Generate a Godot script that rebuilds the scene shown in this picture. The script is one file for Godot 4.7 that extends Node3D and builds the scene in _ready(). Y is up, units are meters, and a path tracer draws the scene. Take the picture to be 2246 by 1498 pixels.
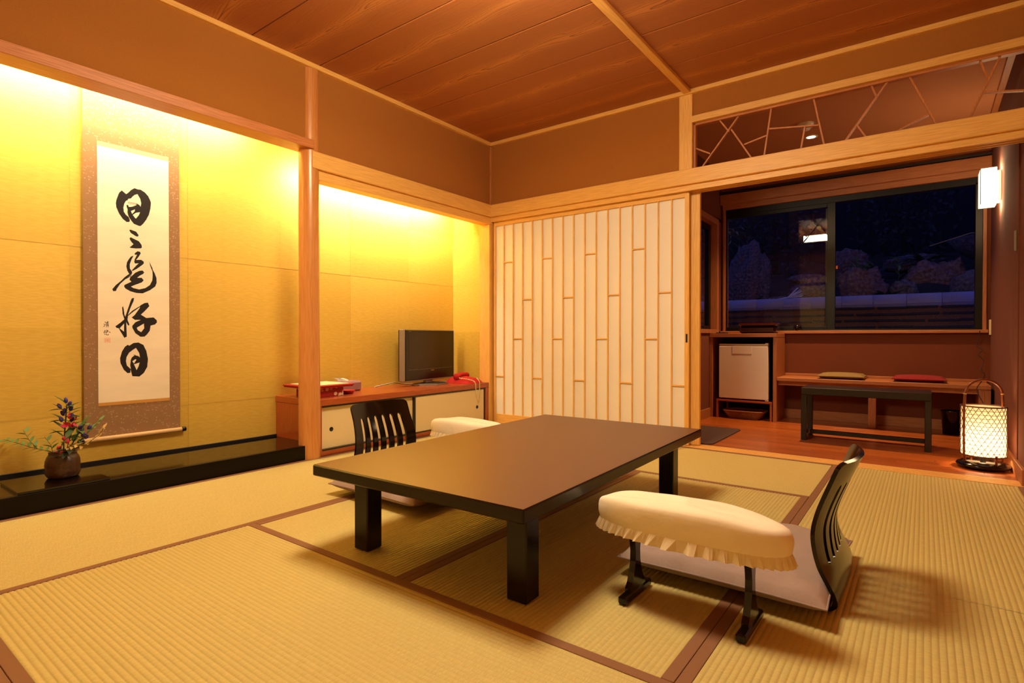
extends Node3D

var M := {}
var taken := {}
var rng := RandomNumberGenerator.new()


# ---------------------------------------------------------------- mesh building
class MB:
	var st := SurfaceTool.new()
	var xf := Transform3D.IDENTITY
	var smooth := false
	func _init(s := false) -> void:
		smooth = s
		st.begin(Mesh.PRIMITIVE_TRIANGLES)
	func v(p: Vector3, uv := Vector2.ZERO) -> void:
		st.set_smooth_group(0 if smooth else -1)
		st.set_uv(uv)
		st.add_vertex(xf * p)
	# corners run counter-clockwise seen from outside
	func tri(a: Vector3, b: Vector3, c: Vector3, ua := Vector2.ZERO, ub := Vector2.ZERO, uc := Vector2.ZERO) -> void:
		v(a, ua); v(c, uc); v(b, ub)
	func quad(a: Vector3, b: Vector3, c: Vector3, d: Vector3, ua := Vector2.ZERO, ub := Vector2.ZERO, uc := Vector2.ZERO, ud := Vector2.ZERO) -> void:
		tri(a, b, c, ua, ub, uc)
		tri(a, c, d, ua, uc, ud)
	func quad_out(a: Vector3, b: Vector3, c: Vector3, d: Vector3, o: Vector3) -> void:
		var n := (b - a).cross(c - a)
		if n.length_squared() < 1e-16:
			n = (c - a).cross(d - a)
		if n.dot((a + b + c + d) * 0.25 - o) >= 0.0:
			quad(a, b, c, d)
		else:
			quad(a, d, c, b)
	func tri_out(a: Vector3, b: Vector3, c: Vector3, o: Vector3) -> void:
		if (b - a).cross(c - a).dot((a + b + c) / 3.0 - o) >= 0.0:
			tri(a, b, c)
		else:
			tri(a, c, b)
	func box(lo: Vector3, hi: Vector3, bev := 0.0) -> void:
		var o := (lo + hi) * 0.5
		var h := (hi - lo) * 0.5
		var b := minf(bev, minf(h.x, minf(h.y, h.z)) * 0.9)
		var p := func(k: int, s: Vector3) -> Vector3:
			var r := Vector3.ZERO
			for i in 3:
				r[i] = o[i] + s[i] * (h[i] if i == k else h[i] - b)
			return r
		for k in 3:
			var i := (k + 1) % 3
			var j := (k + 2) % 3
			for s in [-1.0, 1.0]:
				var q := []
				for e in [[-1.0, -1.0], [1.0, -1.0], [1.0, 1.0], [-1.0, 1.0]]:
					var w := Vector3.ZERO
					w[k] = s; w[i] = e[0]; w[j] = e[1]
					q.append(p.call(k, w))
				quad_out(q[0], q[1], q[2], q[3], o)
		if b <= 0.0:
			return
		for k in 3:
			var i := (k + 1) % 3
			var j := (k + 2) % 3
			for si in [-1.0, 1.0]:
				for sj in [-1.0, 1.0]:
					var w0 := Vector3.ZERO
					var w1 := Vector3.ZERO
					w0[k] = -1.0; w0[i] = si; w0[j] = sj
					w1[k] = 1.0; w1[i] = si; w1[j] = sj
					quad_out(p.call(i, w0), p.call(i, w1), p.call(j, w1), p.call(j, w0), o)
		for sx in [-1.0, 1.0]:
			for sy in [-1.0, 1.0]:
				for sz in [-1.0, 1.0]:
					var w := Vector3(sx, sy, sz)
					tri_out(p.call(0, w), p.call(1, w), p.call(2, w), o)
	# profile of (radius, height), turned about y
	func lathe(prof: Array, seg: int, c := Vector3.ZERO, a0 := 0.0, a1 := TAU) -> void:
		for k in prof.size() - 1:
			for i in seg:
				var t0 := lerpf(a0, a1, float(i) / seg)
				var t1 := lerpf(a0, a1, float(i + 1) / seg)
				var r0: float = prof[k].x
				var r1: float = prof[k + 1].x
				var a := c + Vector3(cos(t0) * r0, prof[k].y, sin(t0) * r0)
				var b := c + Vector3(cos(t1) * r0, prof[k].y, sin(t1) * r0)
				var d := c + Vector3(cos(t0) * r1, prof[k + 1].y, sin(t0) * r1)
				var e := c + Vector3(cos(t1) * r1, prof[k + 1].y, sin(t1) * r1)
				if r1 > 1e-6:
					tri(a, d, e)
				if r0 > 1e-6:
					tri(a, e, b)
	func tube(path: Array, rad, seg := 6, caps := true) -> void:
		var n := path.size()
		var rings := []
		var up := Vector3.UP
		for i in n:
			var d: Vector3 = (path[mini(i + 1, n - 1)] - path[maxi(i - 1, 0)]).normalized()
			if absf(d.dot(up)) > 0.98:
				up = Vector3.RIGHT if absf(d.x) < 0.9 else Vector3.BACK
			var s := d.cross(up).normalized()
			up = s.cross(d).normalized()
			var r: float = rad[i] if rad is Array else rad
			var ring := []
			for k in seg:
				var a := TAU * k / seg
				ring.append(path[i] + (s * cos(a) + up * sin(a)) * r)
			rings.append(ring)
		for i in n - 1:
			for k in seg:
				var l := (k + 1) % seg
				quad_out(rings[i][k], rings[i][l], rings[i + 1][l], rings[i + 1][k], (path[i] + path[i + 1]) * 0.5)
		if caps:
			for k in seg:
				var l := (k + 1) % seg
				tri_out(path[0], rings[0][k], rings[0][l], path[1])
				tri_out(path[n - 1], rings[n - 1][k], rings[n - 1][l], path[n - 2])
	# straight bar between two points with a rectangular section; side is the direction of w
	func bar(a: Vector3, b: Vector3, side: Vector3, w: float, t: float) -> void:
		var d := (b - a).normalized()
		var s := (side - d * side.dot(d)).normalized() * w * 0.5
		var u := d.cross(s).normalized() * t * 0.5
		var o := (a + b) * 0.5
		var q := [a - s - u, a + s - u, a + s + u, a - s + u, b - s - u, b + s - u, b + s + u, b - s + u]
		for f in [[0, 1, 2, 3], [4, 5, 6, 7], [0, 1, 5, 4], [1, 2, 6, 5], [2, 3, 7, 6], [3, 0, 4, 7]]:
			quad_out(q[f[0]], q[f[1]], q[f[2]], q[f[3]], o)
	# rectangular net of points; rows of equal length
	func net(rows: Array, closed := false, flip := false) -> void:
		var n: int = rows[0].size()
		for i in rows.size() - 1:
			for k in (n if closed else n - 1):
				var l := (k + 1) % n
				var u0 := Vector2(float(k) / (n - 1), float(i) / (rows.size() - 1))
				var u1 := Vector2(float(k + 1) / (n - 1), float(i) / (rows.size() - 1))
				var u2 := Vector2(float(k + 1) / (n - 1), float(i + 1) / (rows.size() - 1))
				var u3 := Vector2(float(k) / (n - 1), float(i + 1) / (rows.size() - 1))
				if flip:
					quad(rows[i][k], rows[i + 1][k], rows[i + 1][l], rows[i][l], u0, u3, u2, u1)
				else:
					quad(rows[i][k], rows[i][l], rows[i + 1][l], rows[i + 1][k], u0, u1, u2, u3)
	# polygon in the plane of two axes, thickened along the third
	func prism(poly: PackedVector2Array, at: Vector3, ax: Vector3, ay: Vector3, depth: Vector3) -> void:
		var idx := Geometry2D.triangulate_polygon(poly)
		var o := Vector3.ZERO
		for p in poly:
			o += at + ax * p.x + ay * p.y + depth * 0.5
		o /= poly.size()
		var f := func(p: Vector2, k: float) -> Vector3: return at + ax * p.x + ay * p.y + depth * k
		for k in idx.size() / 3:
			var a := poly[idx[k * 3]]
			var b := poly[idx[k * 3 + 1]]
			var c := poly[idx[k * 3 + 2]]
			tri_out(f.call(a, 0.0), f.call(b, 0.0), f.call(c, 0.0), f.call(a, 0.5))
			tri_out(f.call(a, 1.0), f.call(b, 1.0), f.call(c, 1.0), f.call(a, 0.5))
		var area := 0.0
		for i in poly.size():
			area += poly[i].cross(poly[(i + 1) % poly.size()])
		var turn := signf(area) * signf(ax.cross(ay).dot(depth))
		for i in poly.size():
			var a := poly[i]
			var b := poly[(i + 1) % poly.size()]
			if turn > 0:
				quad(f.call(a, 0.0), f.call(b, 0.0), f.call(b, 1.0), f.call(a, 1.0))
			else:
				quad(f.call(b, 0.0), f.call(a, 0.0), f.call(a, 1.0), f.call(b, 1.0))
	func done() -> ArrayMesh:
		st.generate_normals()
		return st.commit()


func V(x: float, y: float, z: float) -> Vector3:
	return Vector3(x, y, z)


func boxm(lo: Vector3, hi: Vector3, bev := 0.0) -> ArrayMesh:
	var b := MB.new()
	b.box(lo, hi, bev)
	return b.done()


# ---------------------------------------------------------------- scene tree helpers
func numbered(called: String) -> String:
	if not taken.has(called):
		taken[called] = 0
		return called
	taken[called] += 1
	return "%s_%03d" % [called, taken[called]]


func tag(o: Node, label: String, category: String, group := "", kind := "") -> Node:
	o.set_meta("label", label)
	o.set_meta("category", category)
	if group:
		o.set_meta("group", group)
	if kind:
		o.set_meta("kind", kind)
	return o


func thing(called: String, label: String, category: String, at := Vector3.ZERO, turn := 0.0, group := "", kind := "") -> Node3D:
	var o := Node3D.new()
	o.name = numbered(called)
	add_child(o)
	o.position = at
	o.rotation.y = turn
	tag(o, label, category, group, kind)
	return o


func part(parent: Node, called: String, mesh: Mesh, mat: Material, at := Vector3.ZERO) -> MeshInstance3D:
	var o := MeshInstance3D.new()
	o.name = called
	o.mesh = mesh
	o.material_override = mat
	parent.add_child(o, true)
	o.position = at
	return o


func single(called: String, mesh: Mesh, mat: Material, label: String, category: String, group := "", kind := "") -> MeshInstance3D:
	var o := MeshInstance3D.new()
	o.name = numbered(called)
	o.mesh = mesh
	o.material_override = mat
	add_child(o)
	tag(o, label, category, group, kind)
	return o


func structure(called: String, mesh: Mesh, mat: Material, label: String, category: String) -> MeshInstance3D:
	return single(called, mesh, mat, label, category, "", "structure")


# ---------------------------------------------------------------- materials
func noise_tex(freq: float, c0: Color, c1: Color, seed_: int, octaves := 4, size := 512, warp := 0.0) -> NoiseTexture2D:
	var n := FastNoiseLite.new()
	n.seed = seed_
	n.frequency = freq
	n.fractal_octaves = octaves
	if warp > 0.0:
		n.domain_warp_enabled = true
		n.domain_warp_amplitude = warp
	var g := Gradient.new()
	g.offsets = PackedFloat32Array([0.15, 0.85])
	g.colors = PackedColorArray([c0, c1])
	var t := NoiseTexture2D.new()
	t.width = size
	t.height = size
	t.seamless = true
	t.noise = n
	t.color_ramp = g
	return t


func plain(c: Color, rough := 0.7, metal := 0.0, coat := 0.0, spec := 0.5) -> StandardMaterial3D:
	var m := StandardMaterial3D.new()
	m.albedo_color = c
	m.roughness = rough
	m.metallic = metal
	m.metallic_specular = spec
	if coat > 0.0:
		m.clearcoat_enabled = true
		m.clearcoat = coat
		m.clearcoat_roughness = 0.12
	return m


func c8(r: int, g: int, b: int) -> Color:
	return Color8(r, g, b)


# wood whose grain runs along one axis: the same noise, drawn out along that axis
func wood(tex: Texture2D, axis: int, along: float, across: float, rough: float, coat := 0.0, bump: Texture2D = null) -> StandardMaterial3D:
	var m := StandardMaterial3D.new()
	m.albedo_texture = tex
	m.roughness = rough
	m.uv1_triplanar = true
	m.uv1_world_triplanar = true
	var s := Vector3(across, across, across)
	s[axis] = along
	m.uv1_scale = s
	if coat > 0.0:
		m.clearcoat_enabled = true
		m.clearcoat = coat
		m.clearcoat_roughness = 0.15
	if bump:
		m.heightmap_enabled = true
		m.heightmap_texture = bump
		m.heightmap_scale = 0.05
	return m


func tri_mat(tex: Texture2D, scale: Vector3, rough: float, bump: Texture2D = null, bump_cm := 0.1, metal := 0.0) -> StandardMaterial3D:
	var m := StandardMaterial3D.new()
	m.albedo_texture = tex
	m.roughness = rough
	m.metallic = metal
	m.uv1_triplanar = true
	m.uv1_world_triplanar = true
	m.uv1_scale = scale
	if bump:
		m.heightmap_enabled = true
		m.heightmap_texture = bump
		m.heightmap_scale = bump_cm
	return m


func glow(c: Color, e: float) -> StandardMaterial3D:
	var m := StandardMaterial3D.new()
	m.albedo_color = Color(0.9, 0.88, 0.84)
	m.roughness = 0.8
	m.emission_enabled = true
	m.emission = c
	m.emission_energy_multiplier = e
	return m


func make_materials() -> void:
	var grey := noise_tex(0.02, Color(0.2, 0.2, 0.2), Color(0.8, 0.8, 0.8), 3)
	M.grey = grey
	var fine := noise_tex(0.09, Color(0.1, 0.1, 0.1), Color(0.9, 0.9, 0.9), 4, 3)
	M.fine = fine
	var hin := noise_tex(0.03, c8(222, 168, 88), c8(242, 192, 108), 11)
	for k in 3:
		M["hinoki%d" % k] = wood(hin, k, 0.35, 9.0, 0.45)
	var ced := noise_tex(0.03, c8(176, 106, 52), c8(206, 132, 72), 12)
	for k in 3:
		M["cedar%d" % k] = wood(ced, k, 0.35, 9.0, 0.5)
	var log_ := noise_tex(0.03, c8(190, 122, 60), c8(216, 150, 84), 13)
	M.log = wood(log_, 1, 0.3, 8.0, 0.32, 0.25)
	var cab := noise_tex(0.03, c8(150, 66, 28), c8(184, 90, 42), 14)
	for k in 3:
		M["cab%d" % k] = wood(cab, k, 0.4, 10.0, 0.3, 0.35)
	var eng := noise_tex(0.03, c8(150, 92, 52), c8(180, 114, 68), 15)
	for k in 3:
		M["eng%d" % k] = wood(eng, k, 0.35, 9.0, 0.5)
	M.plank = []
	for i in 4:
		var t := noise_tex(0.03, c8(150 + i * 6, 74 + i * 4, 26 + i * 3), c8(184 + i * 6, 98 + i * 5, 38 + i * 3), 20 + i)
		var m := wood(t, 0, 0.35, 14.0, 0.33, 0.3)
		M.plank.append(m)
	var plaster := noise_tex(0.06, c8(160, 100, 36), c8(170, 108, 41), 30, 5)
	M.plaster = tri_mat(plaster, Vector3(5, 5, 5), 0.95)
	var plaster2 := noise_tex(0.06, c8(102, 48, 24), c8(110, 53, 27), 31, 5)  # room plaster again, the veranda's dimness painted in as darker red
	M.plaster_dim = tri_mat(plaster2, Vector3(5, 5, 5), 0.95)
	M.ceil_eng = tri_mat(noise_tex(0.06, c8(176, 118, 78), c8(186, 124, 82), 32), Vector3(3, 3, 3), 0.9)
	# gold paper: sheets of slightly different tone with fibres running lengthwise
	M.gold = []
	for i in 4:
		var d := i * 3 - 4
		var t := noise_tex(0.018, c8(206 + d, 170 + d, 66 + d), c8(216 + d, 180 + d, 76 + d), 40 + i, 5)
		var m := tri_mat(t, Vector3(1.6, 9.0, 1.6), 0.62, null, 0.0, 0.15)
		M.gold.append(m)
	M.rush = []
	for i in 2:
		# rush stalks lie across the ribs
		var t := noise_tex(0.05, c8(182, 164, 98), c8(208, 190, 124), 50, 4)
		var s := Vector3(1.2, 8, 16) if i == 0 else Vector3(16, 8, 1.2)
		M.rush.append(tri_mat(t, s, 0.72))
	M.heri = tri_mat(noise_tex(0.12, c8(124, 84, 56), c8(144, 100, 68), 52), Vector3(12, 12, 12), 0.85)
	M.lacquer = plain(c8(18, 9, 6), 0.14, 0.0, 0.0, 0.45)
	M.lacquer_soft = plain(c8(26, 15, 10), 0.3, 0.0, 0.2)
	M.table = plain(c8(88, 42, 14), 0.38, 0.0, 0.0, 0.8)  # table top: its reflected sheen put into a lighter brown
	M.table_edge_shaded = plain(c8(26, 13, 8), 0.25, 0.0, 0.0, 0.4)  # same lacquer on the slab sides, their shade painted in as darker
	M.table_leg = plain(c8(20, 10, 7), 0.25, 0.0, 0.0, 0.4)
	M.toko = plain(c8(12, 6, 5), 0.07)
	M.toko_sill = plain(c8(10, 5, 4), 0.3, 0.0, 0.0, 0.3)
	M.black = plain(c8(12, 11, 11), 0.5)
	M.dark = plain(c8(26, 20, 18), 0.6)
	M.stool = plain(c8(20, 14, 13), 0.34)
	M.alu = plain(c8(22, 21, 22), 0.4, 0.5)
	M.cream = plain(c8(226, 208, 160), 0.6)
	M.fusuma = plain(c8(222, 200, 140), 0.8)
	M.paper = tri_mat(noise_tex(0.09, c8(238, 232, 222), c8(246, 242, 234), 60), Vector3(4, 4, 4), 0.9)
	M.paper.backlight_enabled = true
	M.paper.backlight = Color(0.3, 0.28, 0.24)
	M.cloth = plain(c8(236, 226, 206), 0.9)
	M.cloth.rim_enabled = true
	M.cloth.rim = 0.2
	M.cloth.heightmap_enabled = true
	M.cloth.heightmap_texture = grey
	M.cloth.heightmap_scale = 0.12
	M.cloth.uv1_triplanar = true
	M.cloth.uv1_scale = Vector3(2.0, 2.0, 5.0)
	M.frill = plain(c8(236, 222, 190), 0.9)
	M.frill.backlight_enabled = true
	M.frill.backlight = Color(0.6, 0.56, 0.48)
	M.zabuton_side = plain(c8(150, 128, 122), 0.92)
	M.white = plain(c8(232, 226, 216), 0.35)
	M.fridge = tri_mat(noise_tex(0.1, c8(226, 216, 206), c8(232, 224, 214), 61), Vector3(6, 6, 6), 0.4)
	M.silver = plain(c8(150, 138, 124), 0.4, 0.5)
	M.tvblack = plain(c8(22, 12, 9), 0.28)
	M.screen = plain(c8(34, 18, 12), 0.3)
	M.red = plain(c8(170, 16, 14), 0.5)
	M.redcloth = tri_mat(noise_tex(0.12, c8(158, 14, 14), c8(206, 30, 24), 62), Vector3(6, 20, 20), 0.85)
	M.bamboo = plain(c8(120, 58, 26), 0.35, 0.0, 0.2)
	M.bamboo_dark = plain(c8(74, 32, 16), 0.35, 0.0, 0.2)
	M.wicker = plain(c8(150, 88, 40), 0.6)
	M.mat = tri_mat(noise_tex(0.1, c8(70, 50, 44), c8(88, 62, 54), 63), Vector3(10, 10, 10), 0.95)
	M.moss_cushion = tri_mat(noise_tex(0.3, c8(104, 84, 48), c8(150, 124, 76), 64, 2), Vector3(20, 20, 20), 0.95)
	M.red_cushion = tri_mat(noise_tex(0.3, c8(112, 18, 24), c8(146, 30, 34), 65, 2), Vector3(20, 20, 20), 0.95)
	M.leaf = plain(c8(52, 84, 34), 0.6)
	M.leaf2 = plain(c8(84, 116, 50), 0.6)
	M.leaf3 = plain(c8(20, 36, 18), 0.6)
	for k in ["leaf", "leaf2", "leaf3"]:
		M[k].backlight_enabled = true
		M[k].backlight = Color(0.25, 0.3, 0.12)
	M.stem = plain(c8(70, 74, 34), 0.7)
	M.dry = plain(c8(188, 152, 84), 0.7)
	M.violet = plain(c8(58, 46, 128), 0.6)
	M.magenta = plain(c8(206, 24, 92), 0.6)
	M.rose = plain(c8(186, 44, 66), 0.6)
	M.stone = tri_mat(noise_tex(0.03, c8(56, 47, 44), c8(128, 112, 104), 70, 5), Vector3(1.6, 1.6, 1.6), 0.8, grey, 2.0)
	M.stone_rust = tri_mat(noise_tex(0.025, c8(84, 46, 30), c8(134, 108, 96), 71, 5), Vector3(1.4, 1.4, 1.4), 0.8, grey, 2.0)
	M.soil = tri_mat(noise_tex(0.05, c8(26, 22, 16), c8(44, 38, 26), 72, 5), Vector3(1, 1, 1), 1.0)
	M.mudwall = tri_mat(noise_tex(0.05, c8(110, 74, 44), c8(134, 92, 56), 73, 5), Vector3(2, 2, 2), 0.95, fine, 0.1)
	M.roof_tile = tri_mat(noise_tex(0.06, c8(150, 150, 154), c8(176, 176, 180), 74), Vector3(4, 4, 4), 0.55)
	M.dark_tile = tri_mat(noise_tex(0.06, c8(34, 30, 28), c8(52, 46, 42), 75), Vector3(4, 4, 4), 0.7)
	M.fence = wood(noise_tex(0.03, c8(12, 9, 7), c8(20, 15, 12), 76), 1, 0.4, 8.0, 0.8)
	var g := StandardMaterial3D.new()
	g.albedo_color = Color(0.1, 0.1, 0.1, 0.01)
	g.transparency = BaseMaterial3D.TRANSPARENCY_ALPHA
	g.roughness = 0.0
	M.glass = g
	M.ceil = []
	for i in 3:
		var m := plain(Color.WHITE, 0.55)
		m.albedo_texture = cathedral(80 + i)
		M.ceil.append(m)


# flat-sawn cedar: nested V figures down the middle of the board, straight grain at its sides
func cathedral(seed_: int) -> ImageTexture:
	var w := 1024
	var h := 192
	var im := Image.create(w, h, false, Image.FORMAT_RGB8)
	var n := FastNoiseLite.new()
	n.seed = seed_
	n.frequency = 0.006
	n.fractal_octaves = 3
	var a := c8(172, 104, 56).srgb_to_linear()
	var b := c8(126, 62, 30).srgb_to_linear()
	var hi := c8(204, 134, 72).srgb_to_linear()
	for y in h:
		var t := (float(y) / h - 0.5) * 2.0
		for x in w:
			var u := float(x)
			var wob := n.get_noise_2d(u * 0.5, y * 1.6) * 0.16 + n.get_noise_2d(u * 0.25, 900.0) * 0.24
			var s := t + wob
			var r := sqrt(s * s * 60.0 + 0.05) * 1.9 - u * 0.0075 + n.get_noise_2d(u * 0.3, y * 3.0 + 300.0) * 1.2
			var g := fposmod(r, 1.0)
			var line := pow(g, 5.0)
			var core := exp(-s * s * 26.0)
			var fib := n.get_noise_2d(u * 0.6, y * 34.0) * 0.12
			var c := a.lerp(hi, core * 0.85).lerp(b, clampf(line * (0.3 + 0.75 * core) + fib + 0.06, 0.0, 1.0))
			im.set_pixel(x, y, c.linear_to_srgb())
	return ImageTexture.create_from_image(im)


const LAMP := Vector3(1.78, 2.25, 2.29)


func area(called: String, at: Vector3, look: Vector3, size: Vector2, c: Color, e: float) -> void:
	var l := AreaLight3D.new()
	l.name = called
	l.area_size = size
	l.area_normalize_energy = true
	l.light_color = c
	l.light_energy = e
	l.shadow_enabled = true
	l.area_range = 12.0
	add_child(l)
	var up := Vector3.UP if absf(look.normalized().y) < 0.9 else Vector3.RIGHT
	l.look_at_from_position(at, at + look, up)


func omni(called: String, at: Vector3, c: Color, e: float, size: float) -> void:
	var l := OmniLight3D.new()
	l.name = called
	l.light_color = c
	l.light_energy = e
	l.light_size = size
	l.omni_range = 12.0
	l.omni_attenuation = 2.0
	l.shadow_enabled = true
	add_child(l)
	l.position = at


func _ready() -> void:
	rng.seed = 7
	# camera
	var cam := Camera3D.new()
	cam.name = "camera"
	cam.fov = 63.32
	cam.near = 0.02
	cam.far = 60.0
	add_child(cam)
	cam.position = V(3.08, 0.7625, 3.815)
	cam.rotation = Vector3(deg_to_rad(-0.447), deg_to_rad(36.707), 0.0)
	cam.current = true
	# dusk sky
	var we := WorldEnvironment.new()
	we.name = "surroundings"
	var env := Environment.new()
	env.background_mode = Environment.BG_COLOR
	env.background_color = Color(0.26, 0.29, 0.66)
	env.background_energy_multiplier = 1.0
	env.tonemap_mode = Environment.TONE_MAPPER_LINEAR
	env.tonemap_exposure = 1.0
	env.sdfgi_enabled = true
	env.ssao_enabled = true
	env.ssil_enabled = true
	we.environment = env
	add_child(we)
	# large soft lights: the ceiling lamp's four sides and its base, the strip lights over the alcoves
	var warm := Color(1.0, 0.92, 0.75)
	area("ceiling_lamp_base_light", LAMP - V(0, 0.015, 0), Vector3.DOWN, Vector2(0.5, 0.5), warm, 4.5)
	for k in 4:
		var d := Vector3.RIGHT.rotated(Vector3.UP, k * PI / 2)
		area("ceiling_lamp_side_light", LAMP + V(0, 0.06, 0) + d * 0.275, d, Vector2(0.5, 0.1), warm, 1.3)
	var strip := Color(1.0, 0.93, 0.76)
	area("tokonoma_strip_light", V(-0.29, 2.13, 3.05), V(-0.9, -0.5, 0), Vector2(2.2, 0.03), strip, 5.2)
	area("side_alcove_strip_light", V(-0.29, 1.93, 0.86), V(-0.9, -0.5, 0), Vector2(1.5, 0.03), strip, 4.6)
	make_materials()
	build_shell()
	build_floor()
	build_left_wall()
	build_back_wall()
	build_veranda()
	build_garden()
	build_lamp()
	build_table()
	build_chairs()
	build_tokonoma_things()
	build_cabinet()
	build_veranda_things()


# ---------------------------------------------------------------- room shell
func build_shell() -> void:
	# rear and right walls of the tatami room, behind and beside the camera
	var b := MB.new()
	b.box(V(-0.6, 0, 4.4), V(3.6, 2.6, 4.5))
	structure("wall_rear", b.done(), M.plaster, "plain khaki plaster wall at the rear of the tatami room", "wall")
	for i in 3:
		var d := thing("door", "cream paper sliding door in rear wall, number %d from the alcove side" % (i + 1), "door", Vector3.ZERO, 0.0, "", "structure")
		d.name = "door_%d" % (i + 3)
		var x0 := 0.62 + i * 0.95
		part(d, "panel", boxm(V(x0, 0.02, 4.37), V(x0 + 0.93, 1.78, 4.4)), M.fusuma)
		part(d, "frame", frame_mesh(V(x0, 0.0, 4.362), V(x0 + 0.94, 1.8, 4.372), 0.03), M.lacquer)
		part(d, "pull", lathe_z(V(x0 + 0.08, 0.9, 4.366), 0.03, 0.008), M.black)
	structure("trim_rear_rail", boxm(V(0, 1.82, 4.36), V(3.5, 1.92, 4.41), 0.004), M.hinoki0, "light wooden rail along the rear wall above sliding doors", "rail")
	b = MB.new()
	b.box(V(3.495, -0.1, 0.0), V(3.6, 2.6, 4.5))
	structure("wall_right", b.done(), M.plaster, "plain khaki plaster wall on the right side of the tatami room", "wall")
	# ceiling: boards laid from wall to wall over a slab
	var c := thing("ceiling", "reddish cedar board ceiling over the tatami room", "ceiling", Vector3.ZERO, 0.0, "", "structure")
	part(c, "slab", boxm(V(-0.6, 2.485, -0.1), V(3.6, 2.62, 4.5)), M.dark)
	var edges := [0.0, 0.425]
	while edges[-1] < 4.3:
		edges.append(edges[-1] + 0.4375)
	for i in edges.size() - 1:
		var z0: float = edges[i] + 0.0025
		var z1: float = minf(edges[i + 1] - 0.0025, 4.4)
		var m := MB.new()
		# underside carries the figure; u runs along the board
		var sh := 0.37 * i
		var bev := 0.004
		m.quad(V(0, 2.465, z1 - bev), V(0, 2.465, z0 + bev), V(3.5, 2.465, z0 + bev), V(3.5, 2.465, z1 - bev), Vector2(sh, 1), Vector2(sh, 0), Vector2(sh + 1.55, 0), Vector2(sh + 1.55, 1))
		for e in [[z0 + bev, z0], [z1 - bev, z1]]:
			m.quad_out(V(0, 2.465, e[0]), V(3.5, 2.465, e[0]), V(3.5, 2.469, e[1]), V(0, 2.469, e[1]), V(1.7, 2.475, (z0 + z1) / 2))
			m.quad_out(V(0, 2.469, e[1]), V(3.5, 2.469, e[1]), V(3.5, 2.484, e[1]), V(0, 2.484, e[1]), V(1.7, 2.475, (z0 + z1) / 2))
		part(c, "plank", m.done(), M.ceil[i % 3])
	part(c, "batten", boxm(V(1.735, 2.44, 0.0), V(1.785, 2.466, 4.4), 0.003), M.hinoki2)
	# cornice strips
	structure("trim_cornice_left", boxm(V(-0.01, 2.436, 0.0), V(0.03, 2.466, 4.4), 0.003), M.hinoki2, "light wooden cornice strip along the top of alcove wall", "trim")
	structure("trim_cornice_back", boxm(V(0.0, 2.436, -0.01), V(3.5, 2.466, 0.03), 0.003), M.hinoki0, "light wooden cornice strip above the paper screen wall", "trim")


func frame_mesh(lo: Vector3, hi: Vector3, w: float) -> ArrayMesh:
	var b := MB.new()
	b.box(lo, V(lo.x + w, hi.y, hi.z), 0.002)
	b.box(V(hi.x - w, lo.y, lo.z), hi, 0.002)
	b.box(V(lo.x + w, lo.y, lo.z), V(hi.x - w, lo.y + w, hi.z), 0.002)
	b.box(V(lo.x + w, hi.y - w, lo.z), V(hi.x - w, hi.y, hi.z), 0.002)
	return b.done()


func lathe_z(c: Vector3, r: float, d: float) -> ArrayMesh:
	var b := MB.new(true)
	b.xf = Transform3D(Basis(Vector3.RIGHT, PI / 2), c)
	b.lathe([Vector2(0, -d / 2), Vector2(r, -d / 2), Vector2(r, d / 2), Vector2(r * 0.8, d / 2), Vector2(r * 0.75, 0), Vector2(0, 0)], 18)
	return b.done()


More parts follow.
